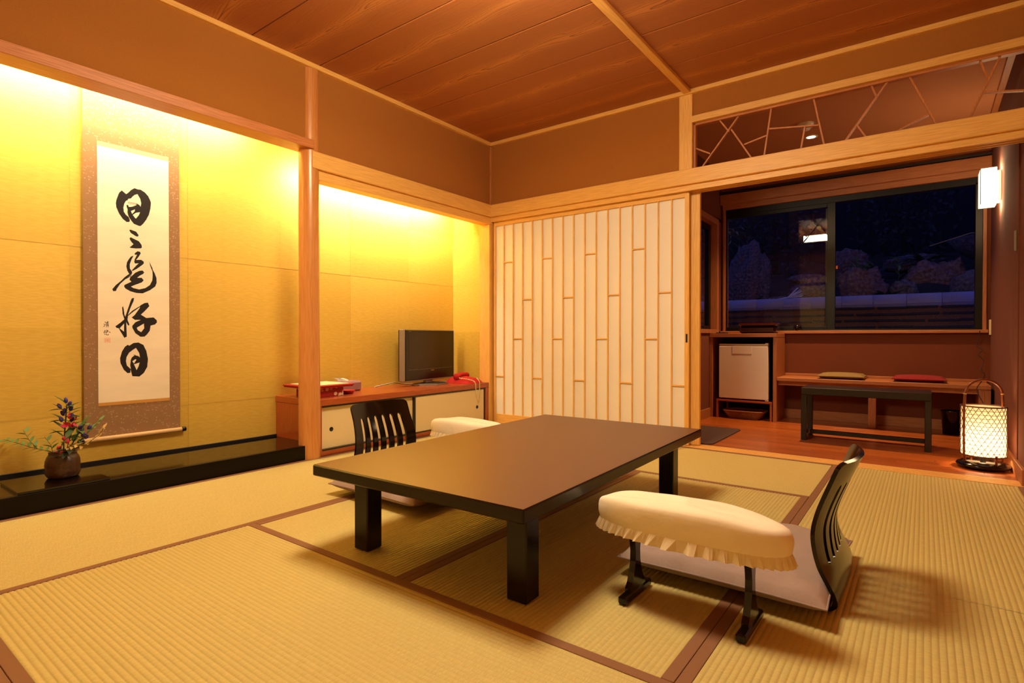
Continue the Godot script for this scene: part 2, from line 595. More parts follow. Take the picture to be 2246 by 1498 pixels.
func build_floor() -> void:
	structure("floor", boxm(V(-0.6, -0.2, -2.1), V(3.6, -0.03, 4.5)), M.dark, "dark sub-floor under the tatami mats and boards", "floor")
	var X := [0.0, 0.885, 1.765, 2.64, 3.495]
	var mats := [
		[X[0], 0.012, X[1], 1.75, 2, "tatami mat in the corner beneath the low cabinet doors"],
		[X[0], 1.75, X[1], 3.50, 2, "tatami mat lying along the black alcove sill"],
		[X[0], 3.50, X[1], 4.4, 2, "tatami mat in the rear corner beside the alcove"],
		[X[1], 0.012, X[3], 0.875, 0, "tatami mat lying crosswise in front of the paper screen"],
		[X[1], 0.875, X[2], 2.628, 2, "tatami mat under the alcove-side half of the low table"],
		[X[2], 0.875, X[3], 2.628, 2, "tatami mat under the window-side half of the low table"],
		[X[1], 2.628, X[3], 3.50, 0, "tatami mat lying crosswise in the foreground nearest the camera"],
		[X[1], 3.50, X[3], 4.4, 0, "tatami mat lying crosswise along the rear doors"],
		[X[3], 0.012, X[4], 1.75, 2, "tatami mat beside the lantern, behind the near chair"],
		[X[3], 1.75, X[4], 3.50, 2, "tatami mat carrying the slatted shadow of the near chair"],
		[X[3], 3.50, X[4], 4.4, 2, "tatami mat in the rear corner on the right"],
	]
	for a in mats:
		var t := thing("tatami_mat", a[5], "tatami", V(a[0], 0, a[1]), 0.0, "tatami mats of the floor")
		var w: float = a[2] - a[0]
		var l: float = a[3] - a[1]
		var along: int = a[4]
		var cross := w if along == 2 else l
		var run := l if along == 2 else w
		var n := int(round((cross - 0.06) / 0.0152))
		var b := MB.new(true)
		var pts := []
		for i in n:
			for e in [[0.0, -0.0026], [0.14, -0.0006], [0.5, 0.0], [0.86, -0.0006]]:
				pts.append(Vector2(0.03 + (cross - 0.06) * (i + e[0]) / n, e[1]))
		pts.append(Vector2(cross - 0.03, -0.0026))
		for i in pts.size() - 1:
			var p: Vector2 = pts[i]
			var q: Vector2 = pts[i + 1]
			if along == 2:
				b.quad(V(p.x, p.y, 0.001), V(p.x, p.y, run - 0.001), V(q.x, q.y, run - 0.001), V(q.x, q.y, 0.001))
			else:
				b.quad(V(0.001, p.y, p.x), V(0.001, q.y, q.x), V(run - 0.001, q.y, q.x), V(run - 0.001, p.y, p.x))
		part(t, "rush_cover", b.done(), M.rush[0 if along == 2 else 1])
		part(t, "core", boxm(V(0.001, -0.03, 0.001), V(w - 0.001, -0.004, l - 0.001)), M.rush[0])
		for s in 2:
			var o := 0.0008 if s == 0 else cross - 0.031
			if along == 2:
				part(t, "border", boxm(V(o, -0.02, 0.001), V(o + 0.0302, 0.0012, run - 0.001), 0.001), M.heri)
			else:
				part(t, "border", boxm(V(0.001, -0.02, o), V(run - 0.001, 0.0012, o + 0.0302), 0.001), M.heri)
	# threshold with two sliding grooves between tatami and boards
	var s := thing("threshold", "light wooden sill with grooves between tatami and veranda boards", "sill", Vector3.ZERO, 0.0, "", "structure")
	for e in [[-0.012, 0.012], [-0.05, -0.024], [-0.088, -0.062], [-0.125, -0.1]]:
		part(s, "rail", boxm(V(0.0, -0.02, e[0]), V(3.495, 0.003, e[1]), 0.001), M.hinoki0)
	part(s, "groove_bed", boxm(V(0.0, -0.03, -0.125), V(3.495, -0.001, 0.012)), M.cedar0)
	# veranda boards
	var v := thing("floor_veranda", "polished reddish board floor of the veranda", "floor", Vector3.ZERO, 0.0, "", "structure")
	var z := -0.126
	var row := 0
	while z > -1.96:
		var w := 0.0757
		var x := 1.42
		var cut := [0.0, 0.72, 0.31, 1.05, 0.5][row % 5] as float
		var stops := [1.42]
		var q := 1.42 + cut
		while q < 3.4:
			if q > 1.55:
				stops.append(q)
			q += 1.21
		stops.append(3.495)
		for i in stops.size() - 1:
			part(v, "plank", boxm(V(stops[i] + 0.0004, -0.03, z - w + 0.0004), V(stops[i + 1] - 0.0004, 0.0, z - 0.0004), 0.0008), M.plank[(row * 3 + i * 2 + row / 3) % 4])
		z -= w
		row += 1


func build_left_wall() -> void:
	var w := thing("wall_left", "khaki plaster band above the alcoves", "wall", Vector3.ZERO, 0.0, "", "structure")
	part(w, "upper_panel", boxm(V(-0.09, 1.97, 1.78), V(0.0, 2.44, 4.4)), M.plaster)
	part(w, "upper_panel", boxm(V(-0.09, 1.9, -0.05), V(0.0, 2.44, 1.78)), M.plaster)
	part(w, "alcove_ceiling", boxm(V(-0.6, 2.3, -0.15), V(-0.08, 2.5, 4.5)), M.cream)
	part(w, "outer_wall", boxm(V(-0.62, -0.2, -0.15), V(-0.485, 2.5, 4.5)), M.dark)
	part(w, "alcove_end", boxm(V(-0.6, -0.1, 4.2), V(-0.01, 2.4, 4.4)), M.plaster)
	part(w, "alcove_end", boxm(V(-0.6, -0.1, -0.16), V(-0.09, 2.4, -0.035)), M.dark)
	part(w, "corner_bead", boxm(V(-0.002, 1.92, -0.002), V(0.014, 2.437, 0.014), 0.002), M.cedar1)
	# gold paper in overlapping sheets
	var g := thing("gold_paper", "gold leaf paper pasted in large sheets over alcove back", "wall covering", Vector3.ZERO, 0.0, "", "structure")
	var zs := [-0.035]
	var q := 0.535
	while q < 4.2:
		zs.append(q)
		q += 0.588
	zs.append(4.2)
	var ys := [0.06, 0.362, 0.803, 1.243, 1.68, 2.3]
	for i in zs.size() - 1:
		for j in ys.size() - 1:
			var lift := 0.0016 * (i % 2) + 0.0008 * (j % 2)
			part(g, "sheet", boxm(V(-0.486, ys[j] - 0.006, zs[i] - 0.006), V(-0.481 + lift, ys[j + 1] + 0.006, zs[i + 1] + 0.006)), M.gold[(i * 7 + j * 5 + i * j) % 4])
	for j in ys.size() - 1:
		part(g, "sheet", boxm(V(-0.48, ys[j] - 0.006, -0.037), V(-0.1, ys[j + 1] + 0.006, -0.033 + 0.0006 * (j % 2))), M.gold[(j * 3 + 1) % 4])
	# natural log pillar between the alcoves
	var b := MB.new(true)
	var prof := []
	for i in 25:
		var y := 2.45 * i / 24.0
		prof.append(Vector2(0.0655 + 0.0016 * sin(y * 5.0) - 0.0025 * y, y))
	b.lathe(prof, 28, V(-0.036, 0, 1.777))
	structure("pillar", b.done(), M.log, "round polished log pillar between the two alcoves", "pillar")
	# lintel over the tokonoma
	structure("trim_tokonoma_lintel", boxm(V(-0.1, 1.932, 1.783), V(0.036, 1.985, 4.4), 0.002), M.cedar2, "square reddish lintel beam over the tokonoma alcove", "lintel")
	# rail and head piece over the side alcove
	structure("trim_side_alcove_rail", boxm(V(-0.01, 1.816, 0.0), V(0.03, 1.921, 1.79), 0.003), M.hinoki2, "light wooden rail between pillar and corner above low cabinet", "rail")
	structure("trim_side_alcove_head", boxm(V(-0.085, 1.755, -0.03), V(0.008, 1.816, 1.75), 0.002), M.hinoki2, "light head piece beneath the rail over the low cabinet", "lintel")
	structure("trim_corner_post", boxm(V(-0.112, 0.0, -0.11), V(0.002, 1.816, 0.02), 0.003), M.hinoki1, "light square corner post beside paper screen and cabinet", "post")
	# black lacquered alcove floor with its front sill
	var t := thing("tokonoma_floor", "glossy black lacquered raised floor of the tokonoma", "alcove floor", Vector3.ZERO, 0.0, "", "structure")
	part(t, "board", boxm(V(-0.48, 0.0, 1.75), V(-0.03, 0.087, 4.2)), M.toko)
	part(t, "front_sill", boxm(V(-0.032, 0.0, 1.822), V(0.0, 0.088, 4.4), 0.002), M.toko_sill)
	part(t, "edge_strip", boxm(V(-0.481, 0.08, 1.745), V(-0.468, 0.101, 4.2), 0.001), M.black)
	# tube lights hidden behind the lintels
	for e in [[1.95, 4.15, 2.14, "white tube light hidden behind the tokonoma lintel"], [0.1, 1.62, 1.95, "white tube light hidden above the low cabinet alcove"]]:
		var f := thing("tube_light", e[3], "lamp")
		var m := MB.new(true)
		m.tube([V(-0.272, e[2] + 0.01, e[0]), V(-0.272, e[2] + 0.01, e[1])], 0.008, 10)
		part(f, "tube", m.done(), glow(Color(1.0, 0.9, 0.7), 3.0))
		part(f, "housing", boxm(V(-0.26, e[2] + 0.0, e[0] - 0.02), V(-0.1, e[2] + 0.03, e[1] + 0.02), 0.003), M.white)


func build_back_wall() -> void:
	var w := thing("wall_back", "khaki plaster band above the paper screen and veranda opening", "wall", Vector3.ZERO, 0.0, "", "structure")
	part(w, "upper_panel", boxm(V(-0.05, 1.9, -0.09), V(1.71, 2.44, 0.0)), M.plaster)
	part(w, "upper_panel", boxm(V(1.78, 2.28, -0.09), V(3.5, 2.44, 0.0)), M.plaster)
	part(w, "roof_filler", boxm(V(-0.1, 2.43, -0.12), V(3.6, 2.6, -0.02)), M.dark)
	structure("trim_upper_post", boxm(V(1.698, 1.9, -0.1), V(1.79, 2.44, 0.012), 0.003), M.hinoki1, "short light post above the rail beside the transom", "post")
	structure("trim_back_rail", boxm(V(0.0, 1.817, -0.02), V(3.5, 1.921, 0.03), 0.003), M.hinoki0, "long light rail across screen and veranda opening", "rail")
	var h := thing("trim_track_head", "light grooved track beneath the long rail", "track", Vector3.ZERO, 0.0, "", "structure")
	part(h, "bed", boxm(V(0.0, 1.79, -0.11), V(3.495, 1.82, 0.006)), M.hinoki0)
	for e in [[-0.012, 0.008], [-0.056, -0.044], [-0.098, -0.088]]:
		part(h, "lip", boxm(V(0.0, 1.776, e[0]), V(3.495, 1.8, e[1]), 0.001), M.hinoki0)
	# transom with slanting bars
	var r := thing("transom", "openwork transom of slanting thin bars above the veranda opening", "transom", Vector3.ZERO, 0.0, "", "structure")
	part(r, "top_rail", boxm(V(1.785, 2.24, -0.09), V(3.495, 2.285, 0.012), 0.002), M.hinoki0)
	part(r, "inner_frame", boxm(V(1.79, 2.226, -0.06), V(3.495, 2.241, -0.02), 0.001), M.cedar0)
	part(r, "inner_frame", boxm(V(1.789, 1.93, -0.06), V(1.803, 2.24, -0.02), 0.001), M.cedar1)
	part(r, "bottom_rail", boxm(V(1.79, 1.9, -0.1), V(3.495, 1.93, 0.0)), M.cedar0)
	for s in [[2.095, 2.243, 1.862, 1.956], [1.953, 2.241, 2.022, 2.138], [2.037, 2.150, 2.152, 1.956], [1.799, 2.072, 1.898, 2.016], [2.285, 2.240, 2.245, 1.953], [2.119, 2.032, 2.258, 2.062], [2.272, 2.101, 2.551, 2.061], [2.522, 2.242, 2.580, 1.946], [2.477, 2.066, 2.458, 1.953], [2.904, 2.235, 2.703, 1.950], [2.820, 2.236, 2.848, 2.158], [2.753, 2.013, 2.791, 1.947], [3.000, 2.238, 3.120, 1.946], [3.093, 1.998, 2.973, 1.947], [3.392, 2.238, 3.272, 1.948], [3.304, 2.241, 3.338, 2.127], [3.324, 2.059, 3.481, 2.027]]:
		var a := V(s[0], s[1], -0.04)
		var e := V(s[2], s[3], -0.04)
		# bars that ended at the rail run on down into the bottom rail
		if s[3] < 1.97:
			e = a + (e - a) * ((a.y - 1.925) / (a.y - e.y))
		var b := MB.new()
		b.bar(a, e, Vector3.BACK, 0.018, 0.009)
		part(r, "bar", b.done(), M.cedar1)
	# paper screens
	screen("door_1", V(0, 0, -0.035), 0.02, 1.759, "large white paper screen with staggered cross bars", true)
	screen("door_2", V(0, 0, -0.078), 0.1, 1.82, "second paper screen pushed behind the large one, only its edge showing", false)


func screen(called: String, at: Vector3, x0: float, x1: float, label: String, bars: bool) -> void:
	var d := thing(called, label, "sliding screen", at, 0.0, "", "structure")
	d.name = called
	part(d, "stile", boxm(V(x0, 0.006, -0.014), V(x0 + 0.014, 1.788, 0.014), 0.001), M.hinoki1)
	part(d, "stile", boxm(V(x1 - (0.031 if bars else 0.07), 0.006, -0.014), V(x1, 1.788, 0.014), 0.001), M.hinoki1)
	part(d, "top_rail", boxm(V(x0 + 0.014, 1.742, -0.013), V(x1 - 0.031, 1.786, 0.013), 0.001), M.hinoki0)
	part(d, "bottom_rail", boxm(V(x0 + 0.014, 0.006, -0.013), V(x1 - 0.031, 0.088, 0.013), 0.002), M.hinoki0)
	part(d, "paper", boxm(V(x0 + 0.012, 0.08, -0.0045), V(x1 - 0.03, 1.745, -0.0035)), M.paper)
	if not bars:
		return
	part(d, "pull", boxm(V(x1 - 0.022, 0.725, 0.0135), V(x1 - 0.009, 0.785, 0.0152), 0.0005), M.black)
	var xs := [x0 + 0.014]
	for i in 16:
		xs.append(0.124 + 0.1005 * i)
	xs.append(x1 - 0.031)
	var up := boxm(V(-0.0048, 0.088, -0.004), V(0.0048, 1.743, 0.009), 0.001)
	for i in 16:
		part(d, "upright", up, M.hinoki1, V(xs[i + 1], 0, 0))
	var hs := [0.419, 1.415, 0.75, 1.084]
	for i in 17:
		var lo: float = xs[i] + (0.0048 if i else 0.0)
		var hi: float = xs[i + 1] - (0.0048 if i < 16 else 0.0)
		part(d, "cross_bar", boxm(V(lo, hs[i % 4] - 0.0045, -0.004), V(hi, hs[i % 4] + 0.0045, 0.008), 0.001), M.hinoki0)


# ---------------------------------------------------------------- veranda
func pane(lo: Vector3, hi: Vector3) -> ArrayMesh:
	var b := MB.new()
	if lo.x == hi.x:
		b.quad(lo, V(lo.x, lo.y, hi.z), hi, V(lo.x, hi.y, lo.z))
	else:
		b.quad(lo, V(hi.x, lo.y, lo.z), hi, V(lo.x, hi.y, lo.z))
	return b.done()


func build_veranda() -> void:
	structure("wall_behind_screen", boxm(V(-0.15, -0.1, -0.2), V(1.42, 2.6, -0.13)), M.plaster, "wall hidden behind the paper screens", "wall")
	var l := thing("wall_veranda_left", "khaki plaster wall toned reddish for dim light, with a window at the left end of veranda", "wall", Vector3.ZERO, 0.0, "", "structure")
	for a in [[V(1.3, -0.1, -2.1), V(1.42, 0.82, -0.13)], [V(1.3, 1.92, -2.1), V(1.42, 2.6, -0.13)], [V(1.3, 0.8, -2.1), V(1.42, 1.95, -1.8)], [V(1.3, 0.8, -0.62), V(1.42, 1.95, -0.13)]]:
		part(l, "panel", boxm(a[0], a[1]), M.plaster_dim)
	structure("baseboard_veranda_left", boxm(V(1.418, 0, -1.95), V(1.432, 0.085, -0.13), 0.002), M.eng2, "wooden baseboard at the left end of veranda", "baseboard")
	var w2 := thing("window_2", "dark window in the left end wall of veranda", "window", Vector3.ZERO, 0.0, "", "structure")
	for a in [[V(1.36, 1.875, -1.84), V(1.434, 1.93, -0.6)], [V(1.36, 0.8, -1.84), V(1.436, 0.838, -0.6)], [V(1.36, 0.838, -1.84), V(1.434, 1.875, -1.785)], [V(1.36, 0.838, -0.66), V(1.434, 1.875, -0.6)]]:
		part(w2, "casing", boxm(a[0], a[1], 0.002), M.eng1)
	for a in [[V(1.33, 1.82, -1.785), V(1.37, 1.875, -0.66)], [V(1.33, 0.838, -1.785), V(1.37, 0.875, -0.66)], [V(1.33, 0.875, -1.785), V(1.37, 1.82, -1.73)], [V(1.33, 0.875, -1.25), V(1.37, 1.82, -1.2)]]:
		part(w2, "sash", boxm(a[0], a[1], 0.002), M.alu)
	part(w2, "pane", pane(V(1.348, 0.86, -1.75), V(1.348, 1.83, -1.2)), M.glass)
	part(w2, "pane", pane(V(1.354, 0.86, -1.22), V(1.354, 1.83, -0.64)), M.glass)
	# window wall
	var b := thing("wall_veranda_back", "khaki plaster wall toned reddish for dim light, under and above the garden window", "wall", Vector3.ZERO, 0.0, "", "structure")
	part(b, "lower_panel", boxm(V(1.3, -0.1, -2.08), V(3.6, 0.8, -1.96)), M.plaster_dim)
	part(b, "upper_panel", boxm(V(1.3, 2.09, -2.08), V(3.6, 2.6, -1.96)), M.eng0)
	part(b, "side_panel", boxm(V(1.3, 0.8, -2.08), V(1.45, 2.09, -1.96)), M.plaster_dim)
	part(b, "side_panel", boxm(V(3.465, 0.8, -2.08), V(3.6, 2.09, -1.96)), M.plaster_dim)
	structure("baseboard_veranda_back", boxm(V(1.42, 0, -1.965), V(3.495, 0.085, -1.948), 0.002), M.eng0, "wooden baseboard under the veranda bench", "baseboard")
	structure("trim_valance", boxm(V(1.425, 2.09, -1.97), V(3.495, 2.186, -1.9), 0.003), M.eng0, "wooden valance board above the garden window", "valance")
	structure("trim_valance_cap", boxm(V(1.41, 2.192, -1.97), V(3.495, 2.212, -1.89), 0.002), M.dark, "dark strip along the top of window valance", "trim")
	var w := thing("window_1", "wide garden window with one black sash shut and the other half open", "window", Vector3.ZERO, 0.0, "", "structure")
	part(w, "casing", boxm(V(1.44, 2.04, -2.06), V(3.47, 2.092, -1.935), 0.002), M.eng0)
	part(w, "casing", boxm(V(1.442, 0.82, -2.06), V(1.463, 2.045, -1.94), 0.002), M.eng1)
	part(w, "casing", boxm(V(3.446, 0.82, -2.06), V(3.47, 2.045, -1.94), 0.002), M.eng1)
	part(w, "sill", boxm(V(1.42, 0.796, -2.06), V(3.48, 0.823, -1.925), 0.003), M.eng0)
	for a in [[V(1.463, 1.985, -2.05), V(3.446, 2.04, -1.965)], [V(1.463, 0.823, -2.05), V(3.446, 0.835, -1.965)], [V(3.4, 0.83, -2.05), V(3.446, 2.0, -1.965)]]:
		part(w, "outer_frame", boxm(a[0], a[1], 0.002), M.alu)
	var s := part(w, "sash", boxm(V(2.36, 0.835, -2.0), V(2.425, 1.99, -1.97), 0.002), M.alu)
	part(s, "bar", boxm(V(1.463, 0.835, -2.0), V(2.36, 0.862, -1.97), 0.002), M.alu)
	part(s, "bar", boxm(V(1.463, 1.95, -2.0), V(2.36, 1.99, -1.97), 0.002), M.alu)
	part(s, "bar", boxm(V(1.463, 0.862, -2.0), V(1.475, 1.95, -1.97), 0.002), M.alu)
	part(s, "catch", boxm(V(2.43, 1.38, -1.985), V(2.445, 1.41, -1.97), 0.002), M.bamboo)
	part(w, "pane", pane(V(1.47, 0.86, -1.985), V(2.365, 1.955, -1.985)), M.glass)
	part(w, "back_sash", boxm(V(2.34, 0.835, -2.045), V(2.39, 1.99, -2.015), 0.002), M.alu)
	# right wall, ceiling
	var r := thing("wall_veranda_right", "khaki plaster wall toned reddish for dim light, with a flush closet at the right end of veranda", "wall", Vector3.ZERO, 0.0, "", "structure")
	part(r, "panel", boxm(V(3.495, -0.1, -2.1), V(3.6, 2.6, 0.0)), M.plaster_dim)
	var cd := part(r, "closet_door", boxm(V(3.49, 0.02, -0.98), V(3.497, 1.9, -0.3), 0.001), M.plaster_dim)
	part(cd, "handle", boxm(V(3.478, 1.245, -0.372), V(3.49, 1.36, -0.345), 0.003), M.silver)
	structure("baseboard_veranda_right", boxm(V(3.48, 0, -1.95), V(3.497, 0.085, 0.0), 0.002), M.eng2, "wooden baseboard behind the floor lantern", "baseboard")
	structure("ceiling_veranda", boxm(V(1.3, 2.42, -2.1), V(3.6, 2.6, -0.12)), M.ceil_eng, "smooth pinkish ceiling of the veranda seen through transom", "ceiling")
	structure("trim_veranda_cornice", boxm(V(3.46, 2.395, -1.96), V(3.497, 2.422, -0.1), 0.002), M.eng2, "cornice strip on the right wall of the veranda", "trim")
	structure("eaves", boxm(V(0.9, 2.62, -2.75), V(4.2, 2.68, -2.05)), M.fence, "dark wooden eaves outside the garden window", "eaves")


# ---------------------------------------------------------------- garden outside
func rock(seed_: int, size: Vector3, rough: float, lean := Vector2.ZERO) -> ArrayMesh:
	var n := FastNoiseLite.new()
	n.seed = seed_
	n.frequency = 1.1
	n.fractal_octaves = 4
	var n2 := FastNoiseLite.new()
	n2.seed = seed_ + 5
	n2.noise_type = FastNoiseLite.TYPE_CELLULAR
	n2.frequency = 1.0
	var rows := []
	for i in 25:
		var row := []
		var th := PI * i / 24.0
		for k in 36:
			var ph := TAU * k / 36.0
			var d := V(sin(th) * cos(ph), cos(th), sin(th) * sin(ph))
			var q := V(signf(d.x) * pow(absf(d.x), 0.8), signf(d.y) * pow(absf(d.y), 0.8), signf(d.z) * pow(absf(d.z), 0.8))
			var r := 1.0 + n.get_noise_3dv(d * 1.4) * rough + n2.get_noise_3dv(d * 1.3) * rough * 0.5 + n.get_noise_3dv(d * 5.0) * rough * 0.25
			var p := q * r * size
			p.x += lean.x * p.y
			p.z += lean.y * p.y
			row.append(p)
		rows.append(row)
	var b := MB.new(true)
	b.net(rows, true, false)
	return b.done()


func leaf_mesh(len_: float, wid: float, bend := 0.15) -> ArrayMesh:
	var b := MB.new(true)
	var rows := []
	for i in 6:
		var t := i / 5.0
		var w := wid * 0.5 * sin(PI * pow(t, 0.8)) + 0.0005
		var y := -bend * len_ * t * t
		rows.append([V(-w, y + w * 0.25, t * len_), V(0, y, t * len_), V(w, y + w * 0.25, t * len_)])
	b.net(rows, false, true)
	return b.done()


func aim(o: Node3D, at: Vector3, dir: Vector3, roll := 0.0) -> void:
	var z := dir.normalized()
	var x := Vector3.UP.cross(z)
	if x.length() < 0.05:
		x = Vector3.RIGHT
	x = x.normalized()
	var bs := Basis(x, z.cross(x), z)
	o.transform = Transform3D(bs.rotated(z, roll), at)


func plant(called: String, label: String, at: Vector3, blades: int, len_: float, wid: float, spread: float, mat: Material, bend := 0.5, group := "") -> void:
	var t := thing(called, label, "plant", at, 0.0, group)
	var ms := [leaf_mesh(len_, wid, bend), leaf_mesh(len_ * 0.75, wid, bend * 1.3), leaf_mesh(len_ * 1.2, wid * 0.9, bend * 0.8)]
	for i in blades:
		var a := rng.randf() * TAU
		var o := part(t, "leaf", ms[i % 3], mat)
		aim(o, V(cos(a), 0, sin(a)) * 0.02, V(cos(a) * spread * rng.randf_range(0.4, 1.2), 1.0, sin(a) * spread * rng.randf_range(0.4, 1.2)), rng.randf_range(-0.5, 0.5))


# a stem with leaves set along it on both sides
func sprig(t: Node3D, path: Array, leaf: Mesh, mat: Material, every: float, stem_r := 0.0015, start := 0.25) -> void:
	var b := MB.new(true)
	b.tube(path, stem_r, 5)
	part(t, "stem", b.done(), M.stem)
	var n := path.size()
	var s := start
	var side := 1.0
	while s <= 1.0:
		var f := s * (n - 1)
		var i := mini(int(f), n - 2)
		var p: Vector3 = path[i].lerp(path[i + 1], f - i)
		var d: Vector3 = (path[i + 1] - path[i]).normalized()
		var o := part(t, "leaf", leaf, mat)
		var sw := d.cross(V(0.3, 1, 0.2)).normalized() * side
		aim(o, p, (d * 0.7 + sw + V(0, rng.randf_range(-0.1, 0.4), 0)).normalized(), rng.randf_range(-0.5, 0.5))
		side = -side
		s += every


func build_garden() -> void:
	single("garden_ground", boxm(V(-4, -0.6, -3.7), V(9, -0.3, -2.0)), M.soil, "dark bare ground between the window and the garden wall", "ground", "", "structure")
	var b := MB.new(true)
	var rows := []
	for i in 22:
		var row := []
		var z := -3.68 - i * 0.2
		for k in 50:
			var x := -3.5 + k * 0.24
			row.append(V(x, 1.12 + 0.26 * pow(i / 21.0, 1.0) * 4.2 + 0.05 * sin(x * 3.1 + i) + 0.04 * sin(x * 7.0 - i * 1.7), z))
		rows.append(row)
	b.net(rows, false, false)
	single("garden_slope", b.done(), M.soil, "dark planted slope rising behind the garden wall", "slope", "", "structure")
	# earthen wall with courses of flat tiles and a rounded coping
	var w := thing("garden_wall", "earthen garden wall with rows of embedded tiles and tiled coping", "garden wall", Vector3.ZERO, 0.0, "", "structure")
	part(w, "body", boxm(V(-3.5, -0.4, -3.76), V(8.5, 1.14, -3.6)), M.mudwall)
	for j in 6:
		var y := 1.09 - j * 0.0715
		var x: float = 0.15 - [0.0, 0.19, 0.08, 0.27, 0.13, 0.03][j]
		while x < 4.2:
			var run := rng.randi_range(2, 3)
			for q in run:
				var len_ := rng.randf_range(0.2, 0.32)
				var dy := rng.randf_range(-0.004, 0.004)
				part(w, "tile", boxm(V(x, y - 0.013 + dy, -3.65), V(x + len_ - 0.002, y + 0.011 + dy, -3.588 + rng.randf_range(0, 0.008)), 0.003), M.dark_tile)
				x += len_
			x += 0.025
	var cop := MB.new(true)
	cop.xf = Transform3D(Basis(Vector3.BACK, -PI / 2), Vector3.ZERO)
	cop.lathe([Vector2(0.0, 0.0), Vector2(0.085, 0.0), Vector2(0.085, 0.303), Vector2(0.0, 0.303)], 16, Vector3.ZERO)
	var cm := cop.done()
	var lip := boxm(V(0, -0.02, -0.1), V(0.303, 0.012, 0.085), 0.004)
	for i in 28:
		var x := 2.308 - 0.306 * 12 + 0.306 * i
		var c := part(w, "coping_tile", cm, M.roof_tile, V(x, 1.155, -3.66))
		part(c, "flange", lip, M.roof_tile, V(0, -0.008, 0))
	# rocks
	for a in [
		[1.10, 1.0, -4.35, V(0.30, 1.12, 0.26), 0.30, V(0.0, 0, 0), 101, "stone", "tall pointed standing stone at the left of the garden"],
		[2.46, 1.28, -4.15, V(0.27, 0.34, 0.24), 0.34, Vector3.ZERO, 102, "stone_rust", "rugged rust-streaked boulder just right of the window mullion"],
		[2.87, 1.28, -4.15, V(0.15, 0.15, 0.13), 0.28, Vector3.ZERO, 103, "stone", "small rounded stone between rugged boulder and dark slab"],
		[3.2, 1.35, -4.75, V(0.36, 0.36, 0.2), 0.32, Vector3.ZERO, 104, "stone_rust", "dark slanting slab rock behind the small stones"],
		[3.62, 1.26, -4.2, V(0.34, 0.26, 0.26), 0.16, Vector3.ZERO, 105, "stone", "smooth bluish boulder at the right edge of the garden"],
		[1.88, 1.25, -4.35, V(0.27, 0.26, 0.2), 0.3, Vector3.ZERO, 106, "stone_rust", "low flat-topped rock behind the closed sash"],
		[1.55, 1.22, -4.1, V(0.16, 0.08, 0.12), 0.3, Vector3.ZERO, 107, "stone", "low dark stone beside the standing stone"],
		[0.72, 1.2, -3.98, V(0.17, 0.15, 0.13), 0.3, Vector3.ZERO, 108, "stone", "squat stone in front of the tall standing stone"],
		[2.66, 1.19, -3.95, V(0.1, 0.06, 0.08), 0.3, Vector3.ZERO, 109, "stone", "small flat stone sitting on the coping's edge"],
		[2.2, 1.72, -5.35, V(0.3, 0.3, 0.2), 0.35, Vector3.ZERO, 110, "stone_rust", "upper rock half hidden in the dark planting"],
		[2.95, 1.75, -5.4, V(0.35, 0.12, 0.2), 0.3, Vector3.ZERO, 111, "stone", "flat pale rock high on the garden slope"],
		[1.75, 1.55, -4.9, V(0.25, 0.1, 0.15), 0.3, Vector3.ZERO, 112, "stone", "flat stepping rock in shadow behind the closed sash"],
	]:
		var o := single("garden_rock", rock(a[6], a[3], a[4]), M[a[7]], a[8], "rock", "rocks of the garden")
		o.position = V(a[0], a[1], a[2])
	# basin with a ladle-like rod across
	var bs := thing("stone_basin", "wide shallow stone water basin high on the slope", "basin", V(3.85, 1.85, -5.0))
	b = MB.new(true)
	b.lathe([Vector2(0.0, -0.2), Vector2(0.2, -0.2), Vector2(0.42, -0.06), Vector2(0.55, 0.1), Vector2(0.53, 0.11), Vector2(0.4, -0.02), Vector2(0.0, -0.1)], 30)
	part(bs, "bowl", b.done(), M.stone)
	b = MB.new(true)
	b.tube([V(3.12, 1.86, -4.55), V(3.5, 1.98, -4.6), V(3.95, 2.01, -4.7)], 0.006, 6)
	single("bamboo_rod", b.done(), M.dry, "thin pale bamboo rod lying across the basin rim", "rod")
	var pb := single("pebble", rock(140, V(0.05, 0.035, 0.04), 0.2), M.stone_rust, "small reddish pebble resting on the basin rim", "pebble")
	pb.position = V(3.6, 2.02, -4.65)
	# plants
	plant("grass_tuft", "thin grass tuft behind the rugged boulder", V(2.42, 1.56, -4.3), 26, 0.3, 0.008, 0.9, M.leaf2, 0.6, "garden grasses")
	plant("grass_tuft", "thin grass tuft growing beside the window mullion", V(2.2, 1.38, -4.1), 18, 0.3, 0.008, 0.7, M.leaf2, 0.5, "garden grasses")
	plant("grass_tuft", "thin grass tuft seen through the closed sash", V(1.85, 1.42, -4.5), 18, 0.28, 0.007, 0.9, M.leaf2, 0.6, "garden grasses")
	plant("ground_plant", "dark broad-leaved plant at the foot of the rugged boulder", V(2.72, 1.22, -3.9), 12, 0.12, 0.06, 1.6, M.leaf3, 0.3, "low garden plants")
	plant("ground_plant", "small broad-leaved plant on the coping beside the smooth boulder", V(3.15, 1.2, -3.95), 9, 0.1, 0.05, 1.5, M.leaf2, 0.3, "low garden plants")
	plant("ground_plant", "dark broad-leaved plant at the foot of the tall stone", V(1.3, 1.2, -3.95), 14, 0.14, 0.06, 1.4, M.leaf3, 0.3, "low garden plants")
	plant("fern", "feathery fern spreading in the middle of the dark slope", V(3.05, 1.72, -4.95), 14, 0.32, 0.06, 2.0, M.leaf3, 0.35, "garden ferns")
	plant("fern", "feathery fern low on the slope behind small stones", V(2.58, 1.62, -4.85), 14, 0.26, 0.05, 1.8, M.leaf3, 0.35, "garden ferns")
	plant("fern", "feathery fern at the foot of the basin", V(3.62, 1.55, -4.6), 12, 0.22, 0.05, 1.6, M.leaf3, 0.35, "garden ferns")
